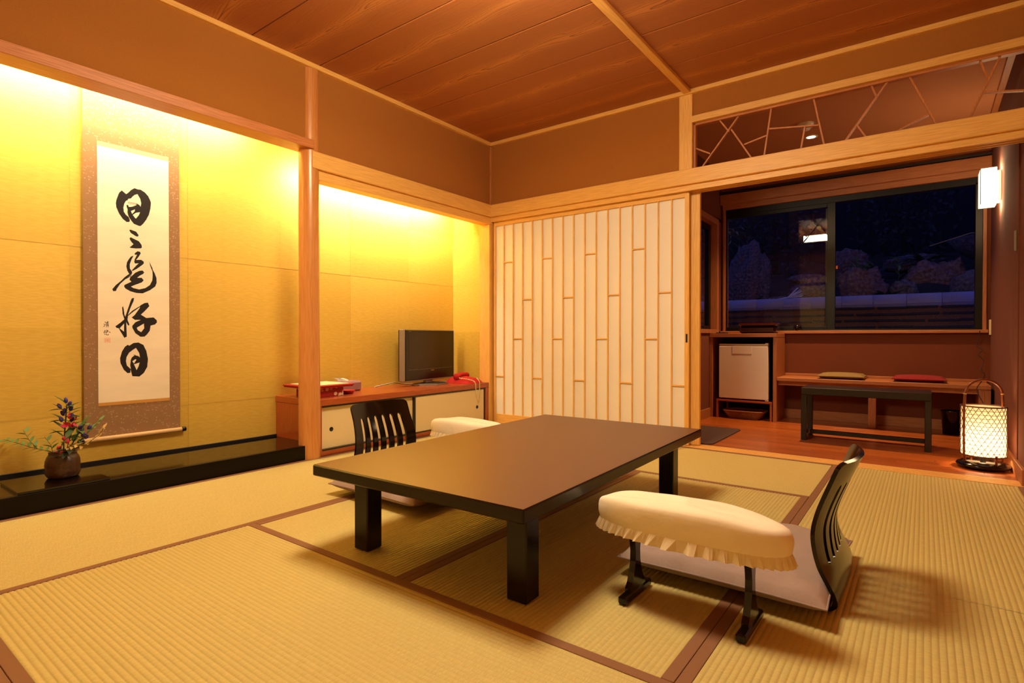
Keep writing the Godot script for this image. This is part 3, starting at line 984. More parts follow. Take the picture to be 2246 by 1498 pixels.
	var sp := thing("seedling", "single upright leafy seedling between boulder and slab", "plant", V(2.82, 1.4, -4.2))
	sprig(sp, [V(0, 0, 0), V(0.01, 0.1, 0), V(0.0, 0.2, 0.01), V(0.01, 0.3, 0)], leaf_mesh(0.13, 0.03, 0.3), M.leaf2, 0.12, 0.003)
	var bm := thing("bamboo_spray", "bamboo spray hanging in at the left edge of the window", "plant", V(0.85, 2.1, -4.1))
	for i in 7:
		var e := V(0.26 - 0.05 * i, 0.22 - 0.07 * i, 0.05 * (i % 3))
		sprig(bm, [V(-0.35, 0.2, 0), e * 0.3 + V(-0.1, 0.08, 0), e * 0.7, e + V(0, -0.06, 0)], leaf_mesh(0.15, 0.018, 0.3), M.leaf2, 0.13, 0.002)
	var dw := thing("driftwood", "pale forked driftwood lying on the gravel behind coping", "driftwood", V(1.72, 1.27, -4.0))
	for i in 9:
		b = MB.new(true)
		var a := -0.3 + 0.17 * i
		b.tube([V(-0.25, -0.03, 0), V(-0.05, 0.0, 0), V(0.12 * cos(a), 0.12 * sin(a) + 0.02, 0.05 * sin(i * 2.0))], [0.012, 0.01, 0.004], 5)
		part(dw, "branch", b.done(), M.white)
	# dark trees and a board fence close the view
	var f := thing("board_fence", "tall dark board fence at the back of the garden", "fence", Vector3.ZERO, 0.0, "", "structure")
	var fb := boxm(V(0, 0.8, 0), V(0.2, 5.6, 0.02), 0.004)
	for i in 66:
		part(f, "board", fb, M.fence, V(-4.0 + i * 0.192, 0, -7.6 + 0.022 * (i % 2)))
	for a in [[-0.6, -6.2, "dark evergreen shrub at the left behind standing stone"], [1.1, -6.0, "dark evergreen shrub behind the closed sash"], [2.8, -6.3, "dark evergreen shrub behind the ferns"], [4.5, -6.1, "dark evergreen shrub behind the basin"], [6.2, -6.2, "dark evergreen shrub far to the right"]]:
		var t := thing("shrub", a[2], "shrub", V(a[0], 1.9, a[1]), 0.0, "dark shrubs of the garden")
		b = MB.new(true)
		b.tube([V(0, -0.4, 0), V(0.05, 0.6, 0), V(-0.05, 1.6, 0)], [0.05, 0.04, 0.02], 7)
		part(t, "trunk", b.done(), M.fence)
		b = MB.new()
		for i in 900:
			var d := V(rng.randfn(), rng.randfn() * 1.3, rng.randfn()).normalized() * pow(rng.randf(), 0.4)
			var p := V(d.x * 0.76, 0.9 + d.y * 1.3, d.z * 0.5)
			var u := V(rng.randfn(), rng.randfn(), rng.randfn()).normalized()
			var s := u.cross(V(rng.randfn(), rng.randfn(), rng.randfn())).normalized() * 0.025
			b.quad(p - s, p + u * 0.05, p + s, p - u * 0.05)
		var fo := part(t, "foliage", b.done(), M.leaf3)
		fo.set_meta("kind", "stuff")


# ---------------------------------------------------------------- ceiling lamp
func build_lamp() -> void:
	var t := thing("ceiling_lamp", "square paper ceiling lamp with thin wooden frame over the table", "lamp", LAMP)
	var lit := glow(Color(1.0, 0.84, 0.62), 3.2)
	var h := 0.26
	part(t, "base_panel", boxm(V(-h, 0.0, -h), V(h, 0.006, h)), lit)
	for s in [-1, 1]:
		part(t, "side_panel", boxm(V(s * h - 0.003, 0.006, -h), V(s * h + 0.003, 0.12, h)), lit)
		part(t, "side_panel", boxm(V(-h, 0.006, s * h - 0.003), V(h, 0.12, s * h + 0.003)), lit)
	for s in [[-1, -1], [1, -1], [1, 1], [-1, 1]]:
		part(t, "corner_post", boxm(V(s[0] * (h + 0.004) - 0.008, -0.004, s[1] * (h + 0.004) - 0.008), V(s[0] * (h + 0.004) + 0.008, 0.124, s[1] * (h + 0.004) + 0.008), 0.002), M.cedar1)
		var b := MB.new()
		b.bar(V(s[0] * h, 0.12, s[1] * h), V(s[0] * 0.03, 0.19, s[1] * 0.03), Vector3.UP, 0.012, 0.012)
		part(t, "arm", b.done(), M.cedar0)
	part(t, "ceiling_plate", boxm(V(-0.07, 0.18, -0.07), V(0.07, 0.2, 0.07), 0.003), M.cedar0)


# ---------------------------------------------------------------- table
func build_table() -> void:
	var t := thing("low_table", "large low table with dark brown lacquered top and square legs", "table", V(1.789, 0.0013, 1.90), deg_to_rad(1.5))
	part(t, "top", boxm(V(-0.446, 0.277, -0.77), V(0.446, 0.316, 0.77), 0.004), M.table_edge_shaded)
	part(t, "lit_top_face", boxm(V(-0.442, 0.314, -0.766), V(0.442, 0.3166, 0.766), 0.0005), M.table)  # thin sheet carrying the lit tone over the shaded slab
	part(t, "apron", boxm(V(-0.40, 0.262, -0.72), V(0.40, 0.278, 0.72), 0.002), M.table_leg)
	for s in [[-1, -1], [1, -1], [1, 1], [-1, 1]]:
		var c := V(s[0] * 0.338, 0, s[1] * 0.614)
		part(t, "leg", boxm(c + V(-0.035, 0, -0.035), c + V(0.035, 0.264, 0.035), 0.004), M.table_leg)


# ---------------------------------------------------------------- floor chairs, cushions, armrests
func spline(p: Array, s: float) -> Vector2:
	var f := clampf(s, 0, 1) * (p.size() - 1)
	var i := mini(int(f), p.size() - 2)
	return p[i].cubic_interpolate(p[i + 1], p[maxi(i - 1, 0)], p[mini(i + 2, p.size() - 1)], f - i)


func back_mesh() -> ArrayMesh:
	var prof := [Vector2(0.012, 0.004), Vector2(0.036, 0.022), Vector2(0.034, 0.05), Vector2(0.02, 0.083), Vector2(0.001, 0.125), Vector2(-0.011, 0.173), Vector2(-0.015, 0.217), Vector2(-0.008, 0.264), Vector2(0.01, 0.324), Vector2(0.044, 0.414)]
	var rows := 40
	var cs := []
	for k in 6:
		cs.append(-0.125 + 0.05 * k)
	var half := func(s: float) -> float:
		var w := 0.188 + 0.018 * sin(PI * clampf(s * 1.1, 0, 1))
		# rounded upper corners
		if s > 0.965:
			var q := (s - 0.965) / 0.035
			w -= 0.03 * (1.0 - sqrt(maxf(0.0, 1.0 - q * q)))
		return w
	var slot := func(s: float) -> float:
		var a := 0.42
		var e := 0.915
		if s <= a or s >= e:
			return 0.0
		var d := minf(s - a, e - s) * 0.45
		var r := 0.0118
		if d >= r:
			return r
		return sqrt(r * r - (r - d) * (r - d))
	var pos := func(s: float, z: float) -> Vector3:
		var p := spline(prof, s)
		var c: float = 0.038 * s * (1.0 - pow(z / 0.19, 2.0))
		return V(p.x + c, p.y, z)
	var b := MB.new(true)
	var th := 0.011
	var ss := []
	for i in rows + 1:
		ss.append(float(i) / rows)
	for e in [0.42, 0.423, 0.428, 0.435, 0.445, 0.915, 0.912, 0.907, 0.9, 0.89, 0.968, 0.976, 0.985, 0.992, 0.997]:
		ss.append(e)
	ss.sort()
	for k in 7:
		var fr := []
		var bk := []
		for s in ss:
			var sc: float = half.call(s) / 0.188
			var z0: float = -half.call(s) if k == 0 else cs[k - 1] * sc + slot.call(s)
			var z1: float = half.call(s) if k == 6 else cs[k] * sc - slot.call(s)
			var f := []
			var g := []
			for q in 4:
				var z := lerpf(z0, z1, q / 3.0)
				var p: Vector3 = pos.call(s, z)
				var d: Vector3 = pos.call(minf(s + 0.01, 1.0), z) - pos.call(maxf(s - 0.01, 0.0), z)
				var n := V(-d.y, d.x, 0).normalized()
				f.append(p + n * th * 0.5)
				g.append(p - n * th * 0.5)
			fr.append(f)
			bk.append(g)
		b.smooth = true
		b.net(fr, false, true)
		b.net(bk, false, false)
		b.smooth = false
		for i in ss.size() - 1:
			b.quad(fr[i][0], bk[i][0], bk[i + 1][0], fr[i + 1][0])
			b.quad(fr[i][3], fr[i + 1][3], bk[i + 1][3], bk[i][3])
		for q in 3:
			b.quad(fr[-1][q], fr[-1][q + 1], bk[-1][q + 1], bk[-1][q])
			b.quad(fr[0][q], bk[0][q], bk[0][q + 1], fr[0][q + 1])
	return b.done()


# a flat square cushion with drawn-out corners; crest printed on its top
func cushion_meshes(hx: float, hz: float, y: float, fat: float, n := 25) -> Array:
	var f := func(i: int, k: int, top: bool) -> Vector3:
		var u := i / float(n - 1) * 2.0 - 1.0
		var v := k / float(n - 1) * 2.0 - 1.0
		var e := (1.0 - pow(absf(u), 7.0)) * (1.0 - pow(absf(v), 7.0))
		var pull := 1.0 - 0.035 * (1.0 - u * u) * absf(v) * absf(v) - 0.0
		var pull2 := 1.0 - 0.035 * (1.0 - v * v) * absf(u) * absf(u)
		var h := fat * (0.62 * pow(e, 0.36) + 0.38 * (1.0 - u * u) * (1.0 - v * v))
		var wr := 0.0035 * sin(u * 13.0 + v * 4.0) * sin(v * 11.0 - u * 3.0) * (1.0 - e) * e * 4.0
		return V(u * hx * pull2, y + (h + wr if top else -h * 0.8), v * hz * pull)
	var out := []
	for top in [true, false]:
		var rows := []
		for i in n:
			var r := []
			for k in n:
				r.append(f.call(i, k, top))
			rows.append(r)
		var b := MB.new(true)
		b.net(rows, false, not top)
		out.append(b.done())
	var path := []
	for e in [[0, 1], [1, 0], [0, -1], [-1, 0]]:
		for q in n - 1:
			var i := 0
			var k := 0
			if e[1] == 1:
				i = 0; k = q
			elif e[0] == 1:
				i = q; k = n - 1
			elif e[1] == -1:
				i = n - 1; k = n - 1 - q
			else:
				i = n - 1 - q; k = 0
			path.append(f.call(i, k, true))
	path.append(path[0])
	var s := MB.new(true)
	s.tube(path, 0.003, 6, false)
	out.append(s.done())
	return out


func crest() -> ImageTexture:
	var n := 512
	var im := Image.create(n, n, false, Image.FORMAT_RGB8)
	var base := c8(160, 138, 132)
	var pale := c8(182, 160, 150)
	for y in n:
		for x in n:
			var p := Vector2(x - n / 2.0, y - n / 2.0) / n
			var r := p.length()
			var a := atan2(p.y, p.x)
			var on := absf(r - 0.262) < 0.0022 or absf(r - 0.240) < 0.0022
			# three petals inside the ring
			var q := fposmod(a, TAU / 3.0) - TAU / 6.0
			var pet := Vector2(cos(q) * r - 0.12, sin(q) * r)
			var d := sqrt(pow(pet.x / 0.1, 2.0) + pow(pet.y / 0.085, 2.0))
			if r < 0.238:
				on = on or absf(d - 1.0) < 0.02 or absf(d - 0.72) < 0.02 or (d < 0.72 and absf(pet.y) < 0.0018) or (d < 0.7 and absf(absf(pet.y) - pet.x * 0.4 - 0.02) < 0.0018)
			var c := pale if on else base
			c = c.darkened(0.03 * (fposmod(sin(x * 12.9898 + y * 78.233) * 43758.5, 1.0)))
			im.set_pixel(x, y, c)
	return ImageTexture.create_from_image(im)


func arm_cushion(l: float, w: float) -> ArrayMesh:
	var b := MB.new(true)
	var rows := []
	var seg := 64
	var lev := [[0.208, 1.0], [0.22, 1.02], [0.24, 1.035], [0.26, 1.035], [0.276, 1.02], [0.286, 0.995], [0.292, 0.95], [0.297, 0.85], [0.301, 0.65], [0.303, 0.35], [0.303, 0.0]]
	for e in lev:
		var r := []
		for k in seg:
			var a := TAU * k / seg
			var cx := signf(cos(a)) * pow(absf(cos(a)), 0.8)
			var sx := signf(sin(a)) * pow(absf(sin(a)), 0.86)
			var y: float = e[0]
			y += 0.0025 * sin(a * 5.0 + y * 90.0) * (1.0 if y > 0.21 and y < 0.299 else 0.0)
			# the filling sags a little to the ends
			y -= 0.012 * pow(absf(cx), 3.0) * smoothstep(0.21, 0.3, e[0])
			r.append(V(cx * l * e[1], y, sx * w * e[1]))
		rows.append(r)
	b.net(rows, true, false)
	return b.done()


func frill_mesh(l: float, w: float) -> ArrayMesh:
	var b := MB.new(false)
	var n := 44
	var top := []
	var bot := []
	for k in n * 4:
		var a := TAU * k / (n * 4.0)
		var cx := signf(cos(a)) * pow(absf(cos(a)), 0.8)
		var sx := signf(sin(a)) * pow(absf(sin(a)), 0.86)
		var f: float = [0.0, 0.012, 0.014, -0.002][k % 4]
		var j := 0.004 * sin(k * 1.7)
		top.append(V(cx * l * 1.015, 0.219, sx * w * 1.015))
		var o := V(cx * l, 0, sx * w).normalized()
		bot.append(V(cx * l * 1.0, 0.188 + j * 0.4, sx * w * 1.0) + o * (0.006 + f * 0.8 + j * 0.7))
	b.net([top, bot], true, true)
	return b.done()


func upright_mesh() -> ArrayMesh:
	# hourglass board in the plane across the armrest
	var hw := [[0.0, 0.05], [0.015, 0.05], [0.03, 0.036], [0.055, 0.024], [0.085, 0.016], [0.115, 0.0145], [0.145, 0.02], [0.17, 0.03], [0.195, 0.036]]
	var poly := PackedVector2Array()
	for e in hw:
		poly.append(Vector2(e[1], e[0]))
	for i in hw.size():
		var e: Array = hw[hw.size() - 1 - i]
		poly.append(Vector2(-e[1], e[0]))
	var b := MB.new()
	b.prism(poly, V(-0.009, 0.018, 0), Vector3.BACK, Vector3.UP, V(0.018, 0, 0))
	return b.done()


func build_chairs() -> void:
	var bm := back_mesh()
	var cm := cushion_meshes(0.295, 0.305, 0.054, 0.052, 41)
	var top := plain(Color.WHITE, 0.93)
	top.albedo_texture = crest()
	top.heightmap_enabled = true
	top.heightmap_texture = M.grey
	top.heightmap_scale = 0.25
	var foot := boxm(V(-0.013, 0.0, -0.088), V(0.013, 0.022, 0.088), 0.004)
	var up := upright_mesh()
	var ac := arm_cushion(0.262, 0.078)
	var fr := frill_mesh(0.262, 0.078)
	for i in 2:
		var near := i == 0
		var at := V(2.85, 0.0013, 1.88) if near else V(0.788, 0.0013, 1.868)
		var turn := 0.0 if near else PI
		var t := thing("floor_chair", "black slatted legless chair on the window side of table" if near else "black slatted legless chair on the alcove side of table", "chair", at, turn, "legless chairs at the low table")
		part(t, "backrest", bm, M.lacquer)
		part(t, "seat", boxm(V(-0.40, 0.0, -0.185), V(0.018, 0.011, 0.185), 0.003), M.lacquer)
		var z := thing("floor_cushion", "mauve square cushion with pale round crest on near chair" if near else "mauve square cushion on the far chair beside alcove", "cushion", at + (V(-0.265, 0.0, 0.0) if near else V(0.28, 0.0, 0.03)), turn, "square cushions on the legless chairs")
		part(z, "top", cm[0], top)
		part(z, "underside", cm[1], M.zabuton_side)
		part(z, "seam", cm[2], M.zabuton_side)
		var a := thing("armrest", "white frilled armrest on black feet in front of near chair" if near else "white frilled armrest showing over the far table edge", "armrest", V(2.55, 0.0013, 2.288) if near else V(1.025, 0.0013, 1.475), turn + (deg_to_rad(-1.0) if near else 0.0), "covered armrests")
		for x in [-0.155, 0.168]:
			part(a, "foot", foot, M.lacquer, V(x, 0, 0))
			part(a, "upright", up, M.lacquer, V(x, 0, 0))
		part(a, "board", boxm(V(-0.2, 0.195, -0.055), V(0.2, 0.208, 0.055), 0.004), M.lacquer)
		part(a, "padded_cover", ac, M.cloth)
		part(a, "frill", fr, M.frill)


# ---------------------------------------------------------------- tokonoma
func fill_poly(im: Image, pts: Array, c: Color, hole: Color, w: float, h: float) -> void:
	# even-odd fill, with the holes drawn by a second call
	var n := pts.size() / 2
	var lo := 1e9
	var hi := -1e9
	for i in n:
		lo = minf(lo, pts[i * 2 + 1] * h)
		hi = maxf(hi, pts[i * 2 + 1] * h)
	for y in range(maxi(0, int(lo)), mini(im.get_height() - 1, int(hi)) + 1):
		var xs := []
		var yy := y + 0.5
		for i in n:
			var j := (i + 1) % n
			var y0: float = pts[i * 2 + 1] * h
			var y1: float = pts[j * 2 + 1] * h
			if (y0 <= yy) != (y1 <= yy):
				xs.append(pts[i * 2] * w + (pts[j * 2] * w - pts[i * 2] * w) * (yy - y0) / (y1 - y0))
		xs.sort()
		for k in xs.size() / 2:
			var jx := rng.randf_range(-0.6, 0.6)
			im.fill_rect(Rect2i(int(round(xs[k * 2] + jx)), y, maxi(1, int(round(xs[k * 2 + 1] - xs[k * 2]))), 1), c)


func paper_texture() -> ImageTexture:
	var w := 480
	var h := 1900
	var im := Image.create(w, h, false, Image.FORMAT_RGB8)
	var base := c8(236, 222, 196)
	im.fill(base)
	var n := FastNoiseLite.new()
	n.seed = 5
	n.frequency = 0.004
	for y in h:
		for x in range(0, w, 4):
			var k := n.get_noise_2d(x * 0.5, y * 2.0) * 0.035
			im.fill_rect(Rect2i(x, y, 4, 1), base.darkened(0.02 + k) if k > -0.02 else base)
	var ink := c8(26, 16, 12)
	var holes := [1, 2, 11, 14, 16, 17]
	for i in GLYPHS.size():
		fill_poly(im, GLYPHS[i], base if i in holes else ink, base, w / 1000.0, h / 4000.0)
	for s in STROKES:
		var a := Vector2(s[0] * w / 1000.0, s[1] * h / 4000.0)
		var b := Vector2(s[2] * w / 1000.0, s[3] * h / 4000.0)
		for k in 25:
			var p := a.lerp(b, k / 24.0)
			im.fill_rect(Rect2i(int(p.x), int(p.y), 3 if k < 16 else 2, 3), ink)
	# dry-brush streaks
	for e in [[410, 800, 545, 5], [405, 812, 540, 4], [412, 826, 530, 3], [470, 3262, 505, 3]]:
		im.fill_rect(Rect2i(int(e[0] * w / 1000.0), int(e[1] * h / 4000.0), int((e[2] - e[0]) * w / 1000.0), 2), ink)
	for k in 26:
		var y := 1960 + k * 5
		im.fill_rect(Rect2i(int((445 - k * 3.6) * w / 1000.0), int(y * h / 4000.0), 12, 1), base)
	var seal := c8(214, 120, 92)
	var r := Rect2i(int(85 * w / 1000.0), int(2990 * h / 4000.0), 37, 33)
	im.fill_rect(r, seal)
	im.fill_rect(r.grow(-2), base)
	for k in 5:
		im.fill_rect(Rect2i(r.position.x + 5 + k * 6, r.position.y + 5, 2, 23), seal)
	for k in 3:
		im.fill_rect(Rect2i(r.position.x + 5, r.position.y + 7 + k * 8, 27, 2), seal)
	return ImageTexture.create_from_image(im)


func brocade() -> ImageTexture:
	var n := 512
	var im := Image.create(n, n, false, Image.FORMAT_RGB8)
	var base := c8(150, 112, 74)
	for y in n:
		for x in n:
			im.set_pixel(x, y, base.darkened(0.06 * fposmod(sin(x * 0.7 + y * 91.3) * 4375.5, 1.0)))
	for i in 260:
		var p := Vector2(rng.randf() * n, rng.randf() * n)
		var c := base.lightened(rng.randf_range(0.08, 0.26))
		for q in 5:
			var o := p + Vector2(cos(q * TAU / 5), sin(q * TAU / 5)) * 3.5
			im.fill_rect(Rect2i(int(o.x) - 2, int(o.y) - 2, 4, 4), c)
	return ImageTexture.create_from_image(im)


func build_tokonoma_things() -> void:
	var s := thing("hanging_scroll", "tall hanging scroll with five brushed black characters", "scroll")
	var fab := StandardMaterial3D.new()
	fab.albedo_texture = brocade()
	fab.roughness = 0.9
	fab.uv1_triplanar = true
	fab.uv1_scale = Vector3(3.2, 3.2, 3.2)
	part(s, "mount", boxm(V(-0.4605, 0.225, 2.36), V(-0.459, 2.16, 2.829)), fab)
	var b := MB.new()
	b.quad(V(-0.4578, 0.41, 2.766), V(-0.4578, 0.41, 2.418), V(-0.4578, 1.786, 2.418), V(-0.4578, 1.786, 2.766), Vector2(0, 1), Vector2(1, 1), Vector2(1, 0), Vector2(0, 0))
	var pm := plain(Color.WHITE, 0.9)
	pm.albedo_texture = paper_texture()
	part(s, "paper", b.done(), pm)
	part(s, "lower_band", boxm(V(-0.459, 0.393, 2.418), V(-0.4575, 0.41, 2.766)), plain(c8(196, 140, 60), 0.6))
	part(s, "upper_band", boxm(V(-0.459, 1.786, 2.418), V(-0.4575, 1.81, 2.766)), plain(c8(206, 170, 110), 0.7))
	b = MB.new(true)
	b.tube([V(-0.452, 0.217, 2.355), V(-0.452, 0.217, 2.834)], 0.0125, 16)
	part(s, "roller", b.done(), plain(c8(206, 168, 116), 0.8))
	for e in [[2.334, 2.356], [2.833, 2.855]]:
		b = MB.new(true)
		b.tube([V(-0.452, 0.217, e[0]), V(-0.452, 0.217, e[1])], 0.0135, 16)
		part(s, "roller_end", b.done(), M.lacquer)
	b = MB.new(true)
	b.tube([V(-0.46, 2.165, 2.35), V(-0.46, 2.165, 2.84)], 0.008, 10)
	part(s, "hanging_rod", b.done(), M.bamboo_dark)
	# vase on its board
	single("vase_board", boxm(V(-0.31, 0.0872, 2.853), V(-0.012, 0.099, 3.187), 0.001), M.toko, "thin black lacquered board beneath the brown vase", "board")
	var v := thing("vase", "squat brown glazed pottery vase with dented sides", "vase", V(-0.205, 0.099, 2.983))
	b = MB.new(true)
	var prof := [Vector2(0.0, 0.0), Vector2(0.066, 0.0), Vector2(0.074, 0.006), Vector2(0.083, 0.022), Vector2(0.08, 0.035), Vector2(0.082, 0.06), Vector2(0.081, 0.08), Vector2(0.074, 0.098), Vector2(0.066, 0.11), Vector2(0.064, 0.118), Vector2(0.067, 0.124), Vector2(0.062, 0.124), Vector2(0.058, 0.115), Vector2(0.06, 0.08), Vector2(0.0, 0.03)]
	var rows := []
	for p in prof:
		var r := []
		for k in 36:
			var a := TAU * k / 36.0
			var q: float = p.x * 0.82 * (1.0 + 0.035 * sin(a * 3.0 + p.y * 30.0) + 0.02 * sin(a * 5.0 - p.y * 50.0))
			r.append(V(cos(a) * q, p.y + (0.004 * sin(a * 2.0) if p.y > 0.1 else 0.0), sin(a) * q))
		rows.append(r)
	b.net(rows, true, true)
	var glaze := tri_mat(noise_tex(0.02, c8(40, 20, 11), c8(78, 42, 21), 90, 4), Vector3(6, 6, 6), 0.35)
	glaze.clearcoat_enabled = true
	glaze.clearcoat = 0.4
	part(v, "body", b.done(), glaze)
	build_flowers(V(-0.205, 0.2, 2.983))


func bud(t: Node3D, called: String, at: Vector3, dir: Vector3, r: float, l: float, mat: Material) -> void:
	var b := MB.new(true)
	b.lathe([Vector2(0.0, 0.0), Vector2(r * 0.7, l * 0.12), Vector2(r, l * 0.45), Vector2(r * 0.75, l * 0.8), Vector2(0.0, l)], 10)
	var o := part(t, called, b.done(), mat)
	var y := dir.normalized()
	var x := y.cross(V(0.3, 0.2, 1)).normalized()
	o.transform = Transform3D(Basis(x, y, x.cross(y)), at)


func build_flowers(c: Vector3) -> void:
	# image right runs towards -z and +x here
	var R := V(0.8, 0, -0.6)
	var lf := leaf_mesh(0.075, 0.026, 0.2)
	var ls := leaf_mesh(0.038, 0.014, 0.2)
	# upright gentian
	var g := thing("gentian_stem", "upright gentian stem with violet buds at its top", "flower", c, 0.0, "flowers in the brown vase")
	var path := [V(0, -0.06, 0), R * 0.004 + V(0, 0.06, 0), R * 0.012 + V(0, 0.15, 0), R * 0.02 + V(0, 0.245, 0)]
	sprig(g, path, lf, M.leaf, 0.07, 0.003, 0.35)
	for i in 9:
		var a := i * 2.4
		var y := 0.175 + 0.012 * i if i < 7 else 0.16
		bud(g, "flower_bud", R * (0.014 + 0.02 * cos(a)) + V(-0.6 * sin(a), 0, -0.8 * sin(a)) * 0.012 + V(0, y, 0), R * cos(a) * 0.7 + V(0, 1.0, 0), 0.0085, 0.03, M.violet)
	for i in 10:
		var o := part(g, "leaf", lf, M.leaf)
		var a := i * 2.0
		aim(o, R * 0.015 + V(0, 0.08 + 0.017 * i, 0), R * cos(a) + V(0.4, 0.25, -0.5) * sin(a) + V(0, 0.25, 0), 0.2)
	# leaning gentian to the right
	var h := thing("gentian_stem", "leaning gentian stem with violet buds towards the scroll", "flower", c, 0.0, "flowers in the brown vase")
	path = [V(0, -0.06, 0), R * 0.03 + V(0, 0.03, 0), R * 0.07 + V(0, 0.1, 0), R * 0.11 + V(0, 0.16, 0)]
	sprig(h, path, lf, M.leaf2, 0.09, 0.0025, 0.4)
	for e in [[0.075, 0.105], [0.085, 0.09], [0.115, 0.125], [0.1, 0.08], [0.07, 0.125]]:
		bud(h, "flower_bud", R * e[0] + V(0.012, e[1], 0.0), R * 0.6 + V(0, 0.8, 0), 0.009, 0.026, M.violet)
	# red cockscomb-like bloom and small red buds
	var d := thing("red_flower", "magenta petalled flower leaning out of the vase", "flower", c, 0.0, "flowers in the brown vase")
	path = [V(0, -0.06, 0), R * 0.02 + V(0.01, 0.05, 0), R * 0.045 + V(0.01, 0.13, 0), R * 0.04 + V(0.01, 0.16, 0)]
	sprig(d, path, ls, M.leaf, 0.2, 0.002, 0.4)
	for i in 7:
		var o := part(d, "petal", leaf_mesh(0.034, 0.022, 0.3), M.magenta if i % 2 else M.rose)
		aim(o, R * (0.05 - 0.008 * (i % 4)) + V(0.012, 0.125 + 0.008 * i, 0), R * cos(i * 1.3) + V(0, sin(i * 1.3) * 0.8 + 0.3, 0.2), i * 0.7)
	for e in [[-0.018, 0.01], [-0.002, 0.035], [0.012, 0.01], [0.03, 0.075], [0.022, 0.08], [0.036, 0.065]]:
		bud(d, "flower_bud", R * e[0] + V(0.035, e[1], 0.02), V(0.3, 0.8, 0.2), 0.01, 0.022, M.rose)
	# nandina sprays to the left and right
	var n := thing("nandina_spray", "fine leaved green spray reaching out to the left of vase", "foliage", c, 0.0, "leaf sprays in the brown vase")
	sprig(n, [V(0, -0.05, 0), R * -0.06 + V(0, 0.02, 0), R * -0.14 + V(0, 0.035, 0), R * -0.22 + V(0, 0.06, 0), R * -0.28 + V(0, 0.075, 0)], ls, M.leaf2, 0.045, 0.0014, 0.3)
	sprig(n, [R * -0.12 + V(0, 0.03, 0), R * -0.16 + V(0.01, 0.07, 0), R * -0.19 + V(0.01, 0.12, 0)], ls, M.leaf2, 0.12, 0.0012, 0.2)
	sprig(n, [R * -0.05 + V(0, 0.02, 0), R * -0.06 + V(0.01, 0.05, 0), R * -0.09 + V(0.01, 0.09, 0)], ls, M.leaf2, 0.14, 0.0012, 0.2)
	var m := thing("nandina_spray", "fine leaved green and straw spray reaching over the scroll", "foliage", c, 0.0, "leaf sprays in the brown vase")
	sprig(m, [V(0, -0.05, 0), R * 0.06 + V(0, 0.05, 0), R * 0.13 + V(0, 0.12, 0), R * 0.18 + V(0, 0.17, 0)], ls, M.leaf2, 0.06, 0.0013, 0.3)
	sprig(m, [R * 0.05 + V(0, 0.03, 0), R * 0.11 + V(0.01, 0.055, 0), R * 0.17 + V(0.01, 0.1, 0), R * 0.19 + V(0.01, 0.13, 0)], ls, M.dry, 0.07, 0.0012, 0.2)
	sprig(m, [V(0.02, -0.02, 0.0), R * 0.03 + V(0.04, 0.04, 0.02), R * 0.08 + V(0.05, 0.06, 0.02)], ls, M.dry, 0.09, 0.0012, 0.2)
	sprig(m, [V(0.01, -0.02, 0.0), R * -0.01 + V(0.05, 0.03, 0.02), R * 0.02 + V(0.06, 0.09, 0.02)], lf, M.leaf, 0.16, 0.0014, 0.2)
	sprig(m, [V(0.01, -0.02, 0.0), R * 0.02 + V(0.04, 0.02, 0.02), R * 0.05 + V(0.05, 0.04, 0.02)], lf, M.leaf3, 0.2, 0.0014, 0.2)


